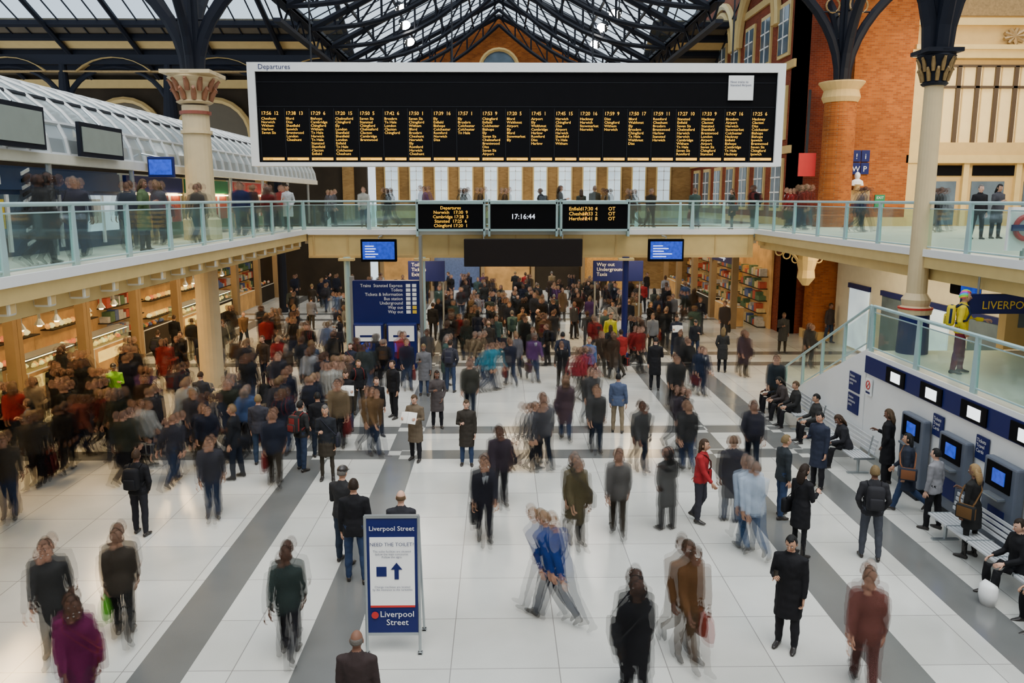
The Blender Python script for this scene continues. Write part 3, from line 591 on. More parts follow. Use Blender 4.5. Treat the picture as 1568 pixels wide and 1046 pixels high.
# ------------------------------------------------------------------ information totem
b=B(); x0,x1,y=-5.45,-2.95,30.0
b.box(x0,x1,y,y+.35,1.75,3.35,navy); b.box(x0,x1,y,y+.35,0,.12,steel)
for x in(x0-.06,x1): b.box(x,x+.1,y-.03,y+.4,0,3.5 if x<-3.2 else 5.0,steel)
b.text('Trains  Stansted Express\nToilets\nTickets & Information\nBus station\nUnderground\nWay out\nWay out',(x1-.62,y-.012,3.12),.165,white,align='RIGHT',sx=.95)
for k in range(7): b.box(x1-.5,x1-.34,y-.015,y,3.11-k*.162,3.23-k*.162,white); b.box(x1-.27,x1-.12,y-.015,y,3.11-k*.162,3.23-k*.162,yellowp if k>4 else white)
for q in(x0+.06,x0+1.28):
    b.rb((q+.55,y-.05,.95),(1.1,.5,1.7),.04,navy); b.box(q+.08,q+1.02,y-.32,y-.30,1.15,1.72,white); b.box(q+.3,q+.8,y-.32,y-.30,.75,1.08,screenb); b.box(q+.25,q+.85,y-.325,y-.30,1.3,1.38,navy)
b.done('information_totem')
for (x,y,w,t) in((-3.2,35.8,1.6,'Toilets\nTickets\nExit'),(5.2,35.8,2.2,'Way out\nUnderground\nTaxis')):
    b=B(); b.rb((x,y,3.2),(w,.15,.9),.02,navy); b.text(t,(x-w/2+.15,y-.09,3.42),.22,white)
    for s in(-1,1): b.tube([(x+s*w*.45,y+.1,0),(x+s*w*.45,y+.1,3.6)],.04,steel,8)
    b.done('direction_sign')
# poster stand
b=B(); 
def st(x,y,z): return Vector((-1.5+x,10.6+y,z))
for s in(-1,1):
    b.tube([st(s*.37,-.02,.03),st(s*.37,.1,2.0)],.022,steel,8); b.tube([st(s*.37,.62,.03),st(s*.37,.12,1.9)],.018,steel,8); b.rb(st(s*.37,-.02,.02),(.07,.07,.04),.01,black); b.rb(st(s*.37,.62,.02),(.07,.07,.04),.01,black)
Mp=Matrix.Translation((-1.5,10.6,0))@Matrix.Rotation(-.06,4,'X')
b.box(-.36,.36,-.02,.02,.32,1.98,navy,Mp); b.box(-.38,.38,-.03,.03,1.97,2.01,steel,Mp); b.box(-.38,.38,-.03,.03,.28,.32,steel,Mp)
b.box(-.31,.31,-.03,-.02,.72,1.70,white,Mp)
b2=[('Liverpool Street',(0,-.035,1.80),.095,white,'CENTER'),('NEED THE TOILET?',(0,-.035,1.58),.072,navy,'CENTER'),('The toilet facilities are situated\nbelow the main concourse.\nFollow the signs.',(0,-.035,1.49),.042,navy,'CENTER'),('Change machines are located\nby the entrance to the turnstiles',(0,-.035,.98),.042,navy,'CENTER'),('Liverpool\nStreet',(.06,-.035,.56),.125,white,'CENTER')]
for t,l,sz,m,al in b2: b.text(t,(l[0]-1.5,10.6+l[1]+l[2]*.06-.01,l[2]),sz,m,align=al)
b.box(-.31,.31,-.03,-.02,.69,.72,redp,Mp)
b.prism([Mp@Vector(q) for q in((.03,-.035,1.1),(.09,-.035,1.1),(.09,-.035,1.24),(.14,-.035,1.24),(.06,-.035,1.34),(-.02,-.035,1.24),(.03,-.035,1.24))],(0,-.004,0),navy)
b.box(-.22,-.08,-.036,-.03,1.14,1.28,navy,Mp)
c=Mp@Vector((-.25,-.03,.58)); b.tube([c,c+Vector((0,-.01,0))],[.05,.05],redp,20,(0,0,1))
b.done('toilet_poster_stand')
# ------------------------------------------------------------------ raised platform, ticket machines
PX=9.0; PZ=2.65
b=B(); b.box(PX,14.5,4,19.5,2.2,PZ,offw); b.box(PX-.02,PX,4,19.5,2.54,PZ,white); b.box(PX-.04,PX,4,19.5,2.12,2.54,navy)
b.box(PX+.02,PX+.3,4,19.5,0,2.2,white); b.box(PX-.01,PX+.02,4,19.5,0,.22,steel)
for i in range(8):
    y=6.65+i*1.55; b.box(PX-.07,PX-.04,y,y+.85,2.15,2.50,black); b.box(PX-.08,PX-.07,y+.18,y+.60,2.21,2.43,whitee)
b.done('wall_right_platform')
mgrey=mat('machine_grey',(.10,.12,.16),.4)
for i in range(7):
    y=7.05+i*1.55; b=B(); b.rb((PX-.11,y+.4,1.0),(.18,.95,1.5),.04,mgrey)
    b.box(PX-.22,PX-.2,y+.05,y+.75,1.25,1.7,black); b.box(PX-.235,PX-.22,y+.2,y+.55,1.36,1.6,screenb); b.rb((PX-.26,y+.4,1.12),(.16,.5,.05),.01,steel); b.box(PX-.21,PX-.2,y+.15,y+.62,.5,.9,navy)
    b.box(PX-.19,PX-.02,y,y+.8,0,.26,dark)
    b.done('ticket_machine')
for i in range(6):
    y=8.12+i*1.55; b=B(); b.box(PX-.03,PX,y,y+.38,1.5,1.95,navy); b.text('Tickets\nTravel\nCards',(PX-.035,y+.35,1.83),.1,white,'-X'); b.done('wall_notice')
b=B(); balustrade(b,(PX+.06,4.2),(PX+.06,19.45),PZ,7,1.1,rail); b.done('platform_balustrade')
b=B(); ns=15; y0,y1=19.52,25.1
for i in range(ns):
    zt=PZ*(1-(i+1)/(ns+1)*1.0); ya=y0+(y1-y0)*i/ns; yb=y0+(y1-y0)*(i+1)/ns
    b.box(PX+.15,11.3,ya,yb,0,zt,offw); b.box(PX+.15,11.3,yb-.05,yb,zt,zt+.005,dark)
for x in(PX,11.3):
    b.prism([(x,y0,0),(x,y1+.2,0),(x,y1+.2,.12),(x,y0,PZ+.05)],(.15,0,0),white)
b.done('staircase')
b=B()
for i in range(5):
    t=i/4; y=y0+.1+(y1-y0)*t; z=PZ*(1-t)+.05; b.prism([(PX+.04,y-.05,z-.1),(PX+.04,y+.05,z-.1),(PX+.04,y+.03,z+1.05),(PX+.04,y-.03,z+1.05)],(.07,0,0),rail)
b.tube([(PX+.07,y0+.1,PZ+1.1),(PX+.07,y1+.1,1.1)],.035,rail,8,(1,0,0)); b.tube([(PX+.07,y0+.1,PZ+.2),(PX+.07,y1+.1,.2)],.02,rail,6,(1,0,0))
b.quad([(PX+.07,y0+.1,PZ+.22),(PX+.07,y1+.1,.22),(PX+.07,y1+.1,1.0),(PX+.07,y0+.1,PZ+1.0)],glass)
b.done('staircase_handrail')
def nosmoke(y,z):
    b=B(); x=PX-.04; b.box(x,x+.035,y,y+.3,z,z+.4,white); c=Vector((x-.005,y+.15,z+.25)); 
    pts=[c+Vector((0,.1*math.cos(a),.1*math.sin(a))) for a in [k*math.pi/8 for k in range(17)]]; b.tube(pts,[.014]*17,redp,6,(1,0,0)); b.tube([c+Vector((0,-.07,.07)),c+Vector((0,.07,-.07))],.012,redp,6,(1,0,0)); b.box(x-.005,x,y+.04,y+.26,z+.04,z+.09,navy); b.done('no_smoking_sign')
nosmoke(19.1,1.6); nosmoke(12.82,1.5)
for y,z in((19.75,1.5),(19.75,.95)):
    b=B(); b.box(PX-.035,PX-.005,y,y+.6,z,z+.48,navy); b.text('Station\nassistance\npoint',(PX-.04,y+.55,z+.36),.1,white,'-X'); b.done('wall_notice')
def bench(y0,y1,x=8.35):
    b=B(); L=y1-y0; wm=mat('bench_white',(.68,.70,.72),.35,.3)
    for k in range(6): b.box(x-.22+k*.075,x-.22+k*.075+.055,y0,y1,.41,.44,wm)
    for k in range(4): b.box(x+.24+k*.02,x+.26+k*.02,y0,y1,.52+k*.09,.58+k*.09,wm)
    n=int(L/.6)
    for k in range(n+1): y=y0+L*k/n; b.box(x-.22,x+.26,y-.01,y+.01,.40,.45,steel)
    for y in(y0+.25,y1-.25):
        b.tube([(x,y,0.02),(x,y,.4)],.035,steel,8); b.box(x-.25,x+.25,y-.04,y+.04,0,.03,steel); b.box(x-.2,x+.26,y-.02,y+.02,.37,.41,steel); b.tube([(x+.22,y,.38),(x+.31,y,.9)],.02,steel,6)
    b.done('metal_bench')
bench(17.9,21.2); bench(21.6,24.3); bench(10.7,14.6)
b=B(); b.tube([(7.7,11.9,0),(7.7,11.9,.15),(7.7,11.9,.3),(7.7,11.9,.36)],[(.10,.14),(.13,.17),(.12,.16),(.02,.12)],white,12); b.done('carrier_bag',smooth=True)
# ------------------------------------------------------------------ iron columns
def ribs(b,p,span,rise,dirs,m=navyd,wid=.16):
    for dx,dy in dirs:
        ref=(-dy,dx,0)
        def C(t,k=0): return Vector((p[0]+dx*(span*(1-math.cos(t))+k),p[1]+dy*(span*(1-math.cos(t))+k),p[2]+rise*math.sin(t)))
        T=[k*math.pi/2/14 for k in range(15)]
        b.tube([C(t,.15) for t in T],[(.20,wid*.6)]*15,m,8,ref); b.tube([C(t,.15)+Vector((0,0,.0)) for t in T],[(.24,.03)]*15,gold,4,ref)
        b.tube([Vector((p[0]+dx*.14,p[1]+dy*.14,p[2])),Vector((p[0]+dx*.14,p[1]+dy*.14,p[2]+rise))],[.13,.13],m,8)
        for k in range(3,14,2):
            c=C(T[k]); q=Vector((p[0]+dx*.12,p[1]+dy*.12,c.z)); b.tube([q,c],.04,m,6)
            mid=(q+c)/2+Vector((0,0,.25)); rr=min(.35,(c-q).length*.3)
            if rr>.1: b.tube([mid+Vector((dx*rr*math.cos(a),dy*rr*math.cos(a),rr*math.sin(a))) for a in [j*math.pi/6 for j in range(13)]],[.04]*13,gold,6,ref)
def capital(b,x,y,z,r,h,m1,m2):
    prof=[(0,r*1.05),(.06,r*1.25),(.12,r*1.0),(.4,r*1.1),(.7,r*1.4),(.85,r*1.75),(.88,r*1.65),(1,r*1.75)]
    b.tube([(x,y,z+h*a) for a,_ in prof],[q for _,q in prof],m1,20)
    b.box(x-r*1.7,x+r*1.7,y-r*1.7,y+r*1.7,z+h*.93,z+h*1.05,m1)
    for tier,(a0,a1,rr) in enumerate(((.12,.5,1.1),(.4,.82,1.25))):
        for k in range(10):
            an=2*math.pi*(k+.5*tier)/10; d=Vector((math.cos(an),math.sin(an),0)); c=Vector((x,y,z))
            b.tube([c+d*r*rr+Vector((0,0,h*a0)),c+d*r*(rr+.12)+Vector((0,0,h*(a0+a1)/2)),c+d*r*(rr+.42)+Vector((0,0,h*a1)),c+d*r*(rr+.5)+Vector((0,0,h*(a1-.08)))],[r*.16,r*.2,r*.12,r*.05],m2,6)
ccream=mat('column_cream',(.62,.48,.27),.5); leaf=mat('capital_leaf',(.26,.10,.045),.5,nz=.5,ns=8)
b=B(); x,y=-8.95,25
b.tube([(x,y,0),(x,y,.5),(x,y,.55),(x,y,4.7)],[.5,.5,.36,.34],ccream,20); b.tube([(x,y,5.1),(x,y,5.7),(x,y,5.75),(x,y,5.85),(x,y,9.0)],[.55,.55,.46,.42,.38],ccream,20)
for z in(5.75,8.2,8.75): b.tube([(x,y,z),(x,y,z+.09)],.45,maroon if z>8.5 else ccream,20)
capital(b,x,y,9.05,.42,.85,ccream,leaf); ribs(b,(x,y,9.9),8,4.6,((1,0),(-1,0),(0,1),(0,-1)),wid=.22); b.done('cast_iron_column')
b=B(); x,y=9.95,19.25
b.tube([(x,y,PZ),(x,y,3.6),(x,y,3.65)],[.36,.33,.3],navy,20); b.tube([(x,y,3.6),(x,y,3.72),(x,y,3.8),(x,y,3.95),(x,y,4.1),(x,y,8.9)],[.36,.38,.3,.33,.23,.20],ccream,20); b.tube([(x,y,3.72),(x,y,3.76)],.39,redp,20)
capital(b,x,y,8.85,.24,.75,navyd,gold); ribs(b,(x,y,9.6),7,4.9,((1,0),(-1,0),(0,1),(0,-1)),wid=.26); b.done('cast_iron_column')
b=B(); x,y=14.75,36.3
b.tube([(x,y,5.1),(x,y,5.6),(x,y,5.65),(x,y,10.5)],[.85,.85,.68,.66],obrick,24); b.tube([(x,y,10.4),(x,y,10.6),(x,y,10.9),(x,y,11.2),(x,y,11.25)],[.7,.8,.72,.95,.95],cream2,24)
ribs(b,(x,y,11.2),7,5.5,((1,0),(-1,0),(0,1),(0,-1)),wid=.34); b.done('brick_column')
b=B(); b.box(14.1,17.0,36.2,37.4,0,4.7,obrick); b.box(14.0,17.1,36.1,37.5,0,.4,cream2); b.box(14.0,17.1,36.1,37.5,4.35,4.7,cream2); b.done('brick_pier')
# ------------------------------------------------------------------ right-hand building
YF=37.4
b=B(); b.box(15.6,18.3,YF-.3,YF+.6,5.1,22,obrick); b.box(15.5,18.4,YF-.4,YF+.6,5.1,5.5,cream2)
b.box(18.3,27,YF,YF+.6,5.1,22,cream2)
b.box(18.3,19.2,YF-.25,YF,5.1,12.6,cream); b.box(18.1,27,YF-.35,YF,12.4,12.75,cream); b.box(18.2,27,YF-.45,YF,12.75,12.95,cream); b.box(18.2,27,YF-.3,YF,7.9,8.25,cream)
b.box(18.3,27,YF-.22,YF,8.25,8.8,cream2)
b.box(19.5,26.5,YF-.06,YF,8.7,12.1,mat('blind_cream',(.8,.60,.28),.6,emit=.25))
mull=mat('mullion_brown',(.07,.045,.025),.5)
for k in range(9): x=19.5+k*.85; b.box(x-.09,x+.09,YF-.16,YF-.06,8.7,12.1,mull); b.box(x+.2,x+.25,YF-.1,YF-.05,8.7,12.1,cream2)
for z in(8.7,11.2,12.1): b.box(19.4,26.6,YF-.16,YF-.06,z-.05,z+.05,mull)
for x0 in(19.1,21.4,23.9): b.box(x0,x0+1.9,YF-.05,YF,7.35,7.8,black)
for x0 in(18.8,20.9,23.3,25.6): b.box(x0,x0+.25,YF-.2,YF,5.1,7.9,cream)
for x0 in(19.2,21.4,23.8): b.box(x0,x0+1.5,YF-.04,YF,5.15,7.1,winglass)
c=Vector((22.5,YF-.3,13.3)); 
for k in range(9): a=k*2*math.pi/9; b.tube([c,c+Vector((.5*math.cos(a),-.08,.35*math.sin(a)))],[.16,.08],gold,6)
b.box(16,27,YF-.2,YF,13.8,14.1,cream); b.box(18.5,27,YF-.12,YF,14.2,15.5,gold)
b.done('wall_right_facade')
def sign(name,x0,x1,y,z0,z1,m,txt,ts,tm=white):
    b=B(); b.rb(((x0+x1)/2,y+.03,(z0+z1)/2),(x1-x0,.06,z1-z0),.01,m)
    if txt: b.text(txt,((x0+x1)/2,y-.012,z1-ts*1.15),ts,tm,align='CENTER')
    return b.done(name)
b=B(); y=YF-.36
for i,(q,z) in enumerate(((15.75,7.95),(16.15,7.95),(15.75,7.4),(16.15,7.4))):
    b.rb((q+.18,y,z+.25),(.37,.05,.5),.01,navy); b.text('!iWP'[i],(q+.18,y-.03,z+.12),.34,white,align='CENTER')
b.done('facilities_sign')
sign('emergency_exit_sign',16.9,17.35,YF-.36,5.9,6.5,greenp,'EXIT',.16)
b=B(); b.tube([(15.95,YF-.55,6.7),(15.95,YF-.55,6.85),(15.95,YF-.55,6.95)],[.15,.12,.2],cream2,12); b.tube([(15.95,YF-.55,6.9),(15.95,YF-.55,7.1),(15.95,YF-.55,7.2)],[(.3,.13),(.26,.12),(.08,.08)],white,12)
usphere(b.bm,lambda d:Vector((15.95+d.x*.12,YF-.55+d.y*.14,7.33+d.z*.17)),b.mi(white),12,10); b.box(15.6,16.6,YF-.45,YF-.405,6.1,6.7,cream2); b.done('memorial_bust')
b=B(); b.box(13.2,13.95,36.6,36.68,7.3,8.3,redp); b.box(13.5,13.6,36.68,36.75,8.3,11,dark); b.done('red_banner')
WX=13.4
b=B(); b.box(WX,WX+.6,38.2,58,0,22,rbrick); b.box(WX,15.6,38.2,38.8,0,22,rbrick)
for z in(5.1,8.4,12.2,15.8): b.box(WX-.12,WX,38.2,58,z,z+.35,cream2)
for z in(5.9,9.2,13.0):
    for k in range(7):
        y=39.2+k*2.7
        b.box(WX-.1,WX,y-.15,y+1.45,z-.15,z+2.3,cream); b.box(WX-.13,WX-.09,y,y+1.3,z,z+2.1,winglass)
        for q in(y+.62,): b.box(WX-.16,WX-.12,q,q+.06,z,z+2.1,white)
        for q in(z+.7,z+1.4): b.box(WX-.16,WX-.12,y,y+1.3,q,q+.06,white)
for (yc,zc,rr) in((44,16.0,3.4),(51,16.0,3.0)):
    for r2,m in((rr,cream),(rr-.5,cream2)):
        pts=[Vector((WX-.15,yc+r2*math.cos(a),zc-1.5+r2*math.sin(a))) for a in [k*math.pi/16 for k in range(17)]]; b.tube(pts,[(.2,.2)]*17,m,6,(1,0,0))
b.done('wall_right_brick')
# ------------------------------------------------------------------ far walls
b=B(); b.box(-8.6,13.4,58,58.6,0,14.2,ybrick); b.prism([(-8.6,58,14.2),(8.6,58,14.2),(0,58,18.6)],(0,.6,0),obrick)
b.box(-8.6,13.4,57.8,58,5.0,5.5,cream); b.box(-8.6,13.4,57.85,58,9.2,9.6,cream2)
for k in range(12):
    x=-7.9+k*1.72
    b.box(x-.1,x+.95,57.86,58,6.1,8.9,cream2); b.box(x,x+.85,57.82,57.87,6.2,8.75,winlit)
    b.box(x+.4,x+.45,57.78,57.82,6.2,8.75,white)
    for z in(6.9,7.6,8.2): b.box(x,x+.85,57.78,57.82,z,z+.05,white)
pts=[Vector((1.3*math.cos(a),57.9,15.0+1.3*math.sin(a))) for a in [k*math.pi/12 for k in range(13)]]; b.tube(pts,[.15]*13,cream2,6); b.prism([p+Vector((0,.05,0)) for p in pts],(0,-.05,0),winglass)
b.done('wall_far')
b=B(); b.box(-60,-8.6,54,54.6,0,14.2,timber); 
for k in range(8):
    xc=-12.5-k*5.6; pts=[Vector((xc+2.3*math.cos(a),53.8,10.2+2.3*math.sin(a))) for a in [j*math.pi/12 for j in range(13)]]
    b.tube(pts,[.2]*13,cream2,6); b.prism([p+Vector((0,.15,0)) for p in pts],(0,-.05,0),mat('dim_arch_glass',(.10,.075,.04),.5)); b.box(xc+2.4,xc+3.1,53.7,54,5,10.4,ybrick); b.box(xc+2.3,xc+3.2,53.65,54,10.2,10.6,cream2)
b.box(-60,-8.6,53.7,54,13.2,13.7,cream2); b.done('wall_far_left')
# ------------------------------------------------------------------ roof
b=B()
for s in(-1,1):
    e=Vector((s*8.6,0,14.2)); r=Vector((0,0,18.6))
    b.quad([(e.x,34,e.z),(e.x,58,e.z),(0,58,18.6),(0,34,18.6)],rglass)
    for k in range(21): y=34+k*1.2; b.tube([(e.x,y,e.z-.03),(0,y,18.57)],.03,navyd,4)
    for t in(0,.2,.4,.6,.8,.97): q=e.lerp(r,t); b.box(q.x-.05,q.x+.05,34,58,q.z-.18,q.z-.05,navyd)
b.done('roof_glazing')
b=B()
for y in(35,39.5,44,48.5,53,57.5):
    for s in(-1,1):
        b.tube([(s*8.6,y,14.0),(0,y,18.35)],[.17,.17],navyd,6); P=[Vector((s*8.6*(1-t),y,14.0+4.3*t-1.1*math.sin(math.pi*t)*1.0-.5*t)) for t in [k/8 for k in range(9)]]
        b.tube(P,.12,navyd,6)
        for k in range(1,8):
            t=k/8; q=Vector((s*8.6*(1-t),y,14.0+4.35*t)); b.tube([P[k],q],.06,navyd,5)
            t2=(k+1)/8; b.tube([P[k],Vector((s*8.6*(1-t2),y,14.0+4.35*t2))],.05,navyd,5)
for x in(-8.75,8.75):
    b.box(x-.15,x+.15,34,58,13.2,13.35,navyd); b.box(x-.2,x+.2,34,58,14.0,14.3,navyd)
    for k in range(24): b.tube([(x,34+k,13.3 if k%2 else 14.1),(x,35+k,14.1 if k%2 else 13.3)],.05,navyd,5)
b.done('roof_trusses')
soff=mat('roof_boarding',(.11,.085,.055),.7,nz=.4,ns=1,spec=.2)
for s,xa,xb in((-1,-60,-8.8),(1,8.8,13.4)):
    b=B(); P=lambda y:14+(54-y)*.4286
    def slab(y0,y1,m,dz=0,th=.12):
        b.prism([(xa,y0,P(y0)+dz),(xa,y1,P(y1)+dz),(xa,y1,P(y1)+dz+th),(xa,y0,P(y0)+dz+th)],(xb-xa,0,0),m)
    slab(48.8,54,soff); slab(46.3,48.8,rglass,0,.03); slab(45.2,46.3,timber); slab(43.0,45.2,rglass,0,.03); slab(30,43,timber)
    for y in(45.2,46.3,48.8,50.0,51.5,53): slab(y-.12,y+.12,navyd,-.3,.25)
    slab(50.2,51.2,cream2,-.06,.05)
    x=xa
    while x<xb:
        b.tube([(x,42,P(42)-.05),(x,50,P(50)-.05)],.045,navyd,4); x+=1.1
    x=xb
    while x>xa:
        b.tube([(x,34,P(34)-.3),(x,54,P(54)-.3)],.16,navyd,6); x-=4.2
    b.done('roof_slope_left' if s<0 else 'roof_slope_right')
b=B(); yy=46
for k in range(8):
    xc=-12.2-k*5.6
    b.tube([(xc,yy,0),(xc,yy,10.4),(xc,yy,10.6),(xc,yy,13.4)],[.25,.2,.4,.2],navyd,12)
    for s in(-1,1):
        pts=[Vector((xc+s*2.8*(1-math.cos(t)),yy,10.8+2.5*math.sin(t))) for t in [j*math.pi/16 for j in range(9)]]
        b.tube(pts,[(.14,.16)]*9,navyd,6); b.tube([p+Vector((0,-.1,.45)) for p in pts[4:]],[(.02,.3)]*5,cream2,6)
b.box(-60,-9,yy-.15,yy+.15,13.4,13.9,navyd); b.box(-60,-9,yy-.2,yy+.2,13.0,13.08,gold)
b.done('iron_arcade')
for i,(x,y,z) in enumerate(((-4.7,40,15.2),(-5.0,44,15.3),(-5.2,48,15.2),(5.6,40,15.0),(5.5,44,15.2),(5.6,48,15.1))):
    b=B(); q=.2 if x<0 else -.2; b.tube([(x,y,z),(x+q,y-.15,z-.25)],[.16,.30],dark,12); b.tube([(x+q,y-.15,z-.25),(x+q*1.05,y-.17,z-.28)],[.28,.28],floodl,12); b.tube([(x,y,z),(x,y,z+.9)],.03,dark,6); b.done('floodlight')
# ------------------------------------------------------------------ left canopy & upper shops
ribm=mat('canopy_rib',(.50,.52,.52),.4,.2)
b=B(); arc=[]
for k in range(13):
    t=k/12; a=math.pi*(.0+.66*t); arc.append((-13.3+3.7*math.cos(a),7.25+2.05*math.sin(a)))
ys=[10+i*.8 for i in range(43)]
for k in range(12):
    (xa,za),(xb,zb)=arc[k],arc[k+1]; b.quad([(xa,ys[0],za),(xa,ys[-1],za),(xb,ys[-1],zb),(xb,ys[0],zb)],canglass)
for y in ys: b.tube([(x,y,z+.02) for x,z in arc],.055,ribm,6,(0,1,0))
for k in(0,2,4,6,8,10): b.tube([(arc[k][0],ys[0],arc[k][1]),(arc[k][0],ys[-1],arc[k][1])],.06,dark if k==4 else ribm,6,(1,0,0))
b.box(-9.75,-9.5,10,43.6,7.05,7.25,offw)
for y in ys[::5]: b.tube([(-9.65,y,5.1),(-9.65,y,7.1)],.06,steel,8)
b.done('curved_canopy')
def upshop(y0,y1,m,txt,sm):
    b=B(); b.box(-15.5,-10.3,y0,y1,5.1,7.0,m)
    n=max(1,int((y1-y0)/1.9)); w=(y1-y0)/n
    for k in range(n):
        a=y0+k*w+.2; b.box(-10.3,-10.26,a,a+w-.4,5.5 if m is blue else 5.2,6.4,[winglass,navy,winlit][k%3] if m is blue else glowing_goods[k%3]); b.box(-10.27,-10.22,a+w*.35,a+w*.4,5.2,6.4,white)
        if m is blue: b.box(-10.26,-10.2,a+.1,a+.6,5.7,6.3,[yellowp,white,offw][k%3])
        else: b.box(-10.3,-10.15,a,a+w-.4,5.2,5.6,glowing_goods[(k+2)%6])
    if m is blue:
        for k in range(12): b.prism([(-10.2,17.9,5.15+k*.15),(-10.2,18.2,5.25+k*.15),(-10.2,18.2,5.32+k*.15),(-10.2,17.9,5.22+k*.15)],(.03,0,0),white if k%2 else black)
    b.box(-10.3,-10.2,y0+.1,y1-.1,6.5,6.95,sm); b.text(txt,(-10.18,(y0+y1)/2,6.6),.28,white,'+X','CENTER')
    if m is not blue: b.box(-10.29,-10.15,y0+.3,y1-.3,6.42,6.46,warmlit)
    b.done('kiosk')
upshop(10.2,22.6,blue,'Station Retail',blue); upshop(22.8,27,offw,'Books',navy); upshop(27.2,31.5,cream,'Coffee',greenp); upshop(31.7,36.8,offw,'News',redp)
def frame_panel(y0,y1,z0,z1):
    b=B(); b.box(-9.4,-9.32,y0,y1,z0,z1,navyd); b.box(-9.32,-9.3,y0+.1,y1-.1,z0+.1,z1-.1,mat('panel_grey',(.25,.29,.26),.4)); b.tube([(-9.36,(y0+y1)/2,z1),(-9.7,(y0+y1)/2,z1+.35)],.03,steel,6); b.done('hanging_panel')
frame_panel(15.3,17.4,7.3,8.15); frame_panel(18.8,20.9,7.25,8.0)
b=B(); b.rb((-9.1,22.6,7.15),(.7,.12,.55),.02,navy); b.box(-9.4,-8.8,22.53,22.54,6.95,7.35,screenb); b.tube([(-9.1,22.6,7.4),(-9.6,22.6,7.5)],.03,steel,6); b.done('projecting_sign')
# ------------------------------------------------------------------ ground-level shops
pil=mat('pilaster_tan',(.28,.18,.08),.6)
def shop(X,s,y0,y1,fc,txt,food=False,zt=4.4):
    b=B(); xb=X-s*1.9; G=glowing_food if food else glowing_goods
    b.box(min(X,xb),max(X,xb),y0,y1,zt-.1,zt,offw); b.box(min(xb,xb-s*.1),max(xb,xb-s*.1),y0,y1,0,zt,shopglow)
    for y in(y0,y1-.22): b.box(min(X,X-s*.3),max(X,X-s*.3),y,y+.22,0,zt,pil)
    b.box(min(X,X-s*.15),max(X,X-s*.15),y0+.22,y1-.22,3.15,3.85,fc)
    b.text(txt,(X+s*.02,(y0+y1)/2,3.33),.42,whitee,'+X' if s>0 else '-X','CENTER')
    for z in((.9,1.7,2.4) if food else (.0,.7,1.3,1.9,2.5)):
        b.box(min(xb,xb+s*.45),max(xb,xb+s*.45),y0+.4,y1-.4,z+.0,z+.04,timber)
        y=y0+.45
        while y<y1-.7:
            w=.12+R()*.3; h=.15+R()*.3; g=random.choice(G)
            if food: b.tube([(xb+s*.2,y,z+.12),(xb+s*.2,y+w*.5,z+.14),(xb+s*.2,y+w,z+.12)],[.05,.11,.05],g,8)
            else: b.box(min(xb+s*.05,xb+s*.4),max(xb+s*.05,xb+s*.4),y,y+w,z+.04,z+.04+h,g)
            y+=w+.03
    ym=(y0+y1)/2; L=y1-y0
    b.rb((X-s*.5,ym,.5),(.7,L*.72,1.0),.03,random.choice([timber,shopglow]))
    if food:
        b.box(min(X-s*.2,X-s*.8),max(X-s*.2,X-s*.8),ym-L*.35,ym+L*.35,1.0,1.4,glass); b.box(min(X-s*.2,X-s*.8),max(X-s*.2,X-s*.8),ym-L*.35,ym+L*.35,1.4,1.44,steel)
        b.box(min(X-s*.25,X-s*.3),max(X-s*.25,X-s*.3),ym-L*.34,ym+L*.34,1.36,1.39,warmlit)
        b.box(min(X-s*.14,X-s*.16),max(X-s*.14,X-s*.16),ym-L*.3,ym+L*.3,.45,.85,glowing_food[3])
        for q in(-.25,0,.25): b.tube([(X-s*.5,ym+L*q,3.1),(X-s*.5,ym+L*q,2.5),(X-s*.5,ym+L*q,2.3)],[.02,.05,.16],steel,10); b.tube([(X-s*.5,ym+L*q,2.3),(X-s*.5,ym+L*q,2.24)],[.1,.06],warmlit,10)
    y=ym-L*.33
    while y<ym+L*.32:
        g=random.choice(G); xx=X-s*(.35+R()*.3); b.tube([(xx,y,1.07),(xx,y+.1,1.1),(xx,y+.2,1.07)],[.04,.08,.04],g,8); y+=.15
    b.box(min(X-s*.8,X-s*1.1),max(X-s*.8,X-s*1.1),y0+.6,y1-.6,zt-.16,zt-.1,warmlit)
    b.done('shop_front')
fcs=[(timber,'Bakery',1),(greenp,'Food Hall',1),(timber,'Patisserie',1),(navy,'Cards',1),(maroon,'Ties',0),(yellowp,'Photo',1),(timber,'Cafe',1),(navy,'Books',0),(maroon,'Wine',0)]
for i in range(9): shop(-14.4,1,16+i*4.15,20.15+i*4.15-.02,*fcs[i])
for i in range(4): shop(11.35,-1,39.6+i*4.2,43.8+i*4.2-.02,*[(navy,'Exchange'),(redp,'Pharmacy'),(yellowp,'Juice'),(greenp,'Coffee')][i])
b=B()
for k in range(5):
    x=-8.2+k*3.5; fcol=[navy,redp,navy,timber,navy][k]
    b.box(x,x+3.3,57.0,57.5,2.9,3.5,fcol); b.box(x,x+3.3,57.2,57.5,0,2.9,[shopglow,glowing_goods[4],shopglow,timber,glowing_goods[0]][k]); b.box(x-.1,x+.15,56.9,57.5,0,4.0,pil); b.text(['Tickets','Drinks','Photo','Salads','Travel'][k],(x+1.6,56.98,3.05),.4,whitee,align='CENTER'); b.box(x+.3,x+2.9,57.0,57.2,2.75,2.85,warmlit)
b.done('far_shop_parade')
b=B(); b.box(15.0,15.4,20.2,36,0,4.7,offw)
for k in range(5): y=20.7+k*3; b.box(14.94,15,y,y+1.8,.1,2.6,winglass if k%2 else winlit); b.box(14.9,15,y-.1,y+1.9,2.6,2.8,navy)
b.done('wall_right_undercroft')
b=B(); b.box(12.4,14.9,19.6,19.9,2.65,4.7,cream); b.box(12.7,13.3,19.56,19.6,3.2,4.2,winglass); b.done('wall_stair_head')
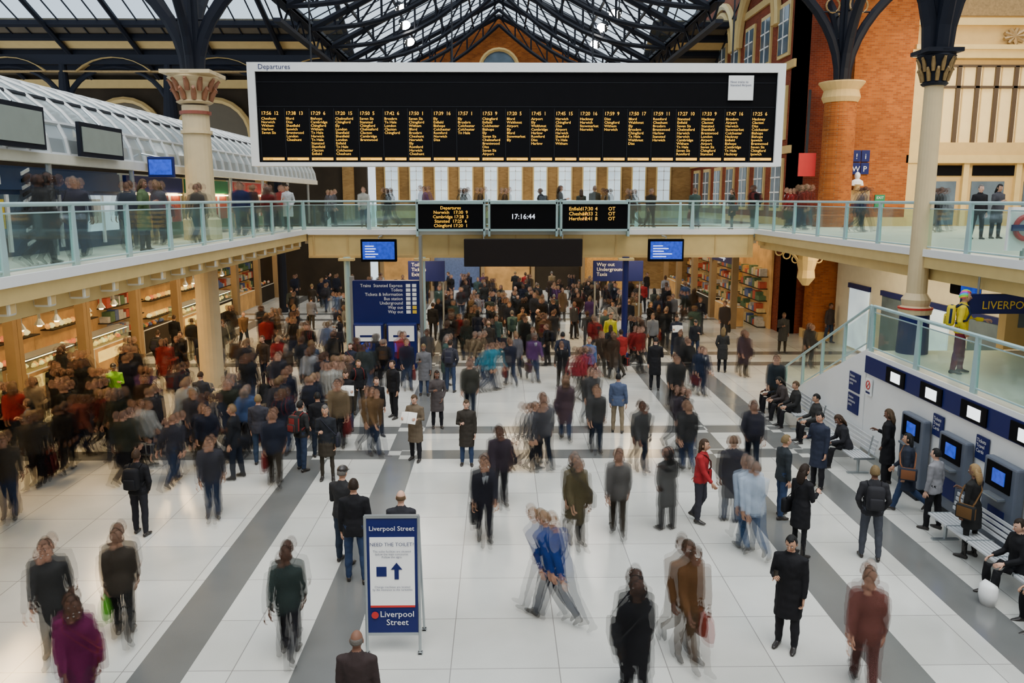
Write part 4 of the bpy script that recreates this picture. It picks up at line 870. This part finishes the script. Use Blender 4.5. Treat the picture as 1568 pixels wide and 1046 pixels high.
b=B(); b.rb((11.2,17,4.12),(2.9,.12,.42),.02,navy); b.text('LIVERPOOL STREET',(11.2,16.93,4.02),.24,yellowp,align='CENTER')
for x in(10.1,12.4): b.tube([(x,17,4.3),(x,17,4.7)],.025,steel,6)
b.done('station_name_sign')
b=B(); b.rb((10.75,18.6,4.35),(.55,.4,.42),.04,black); b.box(10.52,10.98,18.38,18.4,4.18,4.5,screenb); b.tube([(10.75,18.6,4.5),(10.75,18.6,4.7)],.03,steel,6); b.done('cctv_monitor')
b=B(); X_=10.32; b.box(X_-.35,X_+.35,16.0,16.06,5.3,6.15,white); c=Vector((X_,15.97,5.75)); b.tube([c+Vector((.22*math.cos(a),0,.22*math.sin(a))) for a in [k*math.pi/12 for k in range(25)]],[.05]*25,redp,8); b.box(X_-.32,X_+.32,15.9,15.95,5.69,5.81,navy); b.tube([(X_,16.03,5.1),(X_,16.03,5.35)],.04,steel,8); b.done('underground_roundel')
# ------------------------------------------------------------------ lights
def area(name,loc,sx,sy,e,col,rot=(0,0,0)):
    l=bpy.data.lights.new(name,'AREA'); l.shape='RECTANGLE'; l.size=sx; l.size_y=sy; l.energy=e; l.color=col
    o=bpy.data.objects.new(name,l); sc.collection.objects.link(o); o.location=loc; o.rotation_euler=rot
    return o
for i in range(5): 
    y=17.5+i*5
    b=B(); b.rb((-11.3,y,4.665),(.5,1.6,.1),.02,offw); b.box(-11.5,-11.1,y-.7,y+.7,4.59,4.61,warmlit); b.done('ceiling_light_fitting')
    area('balcony_soffit_lamp',(-11.3,y,4.55),.6,2,210,(1,.66,.30))
for x in(-4,1,6):
    b=B(); b.rb((x,34.3,4.54),(1.6,.5,.1),.02,offw); b.box(x-.7,x+.7,34.1,34.5,4.47,4.49,warmlit); b.done('ceiling_light_fitting')
    area('bridge_soffit_lamp',(x,34.3,4.43),2,.8,190,(1,.72,.40))
for y in(22,26,29.6):
    b=B(); b.rb((12.7,y,4.65),(.5,1.6,.08),.02,offw); b.box(12.5,12.9,y-.7,y+.7,4.59,4.605,warmlit); b.done('ceiling_light_fitting')
    area('right_soffit_lamp',(12.7,y,4.55),.6,2,130,(1,.75,.42))
area('far_hall_fill',(0,46,12.5),12,16,1100,(1,.80,.55)); area('facade_wash_fill',(19,30,12.8),6,2,800,(1,.76,.44),(math.radians(50),0,0))  # unseen fill lights without fittings, added to brighten far hall and facade
sl=bpy.data.lights.new('sky_sun','SUN'); sl.energy=3.2; sl.angle=math.radians(45); sl.color=(1,.98,.93); so=bpy.data.objects.new('sky_sun',sl); sc.collection.objects.link(so); so.location=(0,0,30); so.rotation_euler=(math.radians(22),math.radians(8),0)
w=bpy.data.worlds.new('overcast_sky'); sc.world=w; w.use_nodes=True; bg=w.node_tree.nodes['Background']; bg.inputs[0].default_value=(.80,.90,1,1); bg.inputs[1].default_value=1.5
print('people',len(PL))
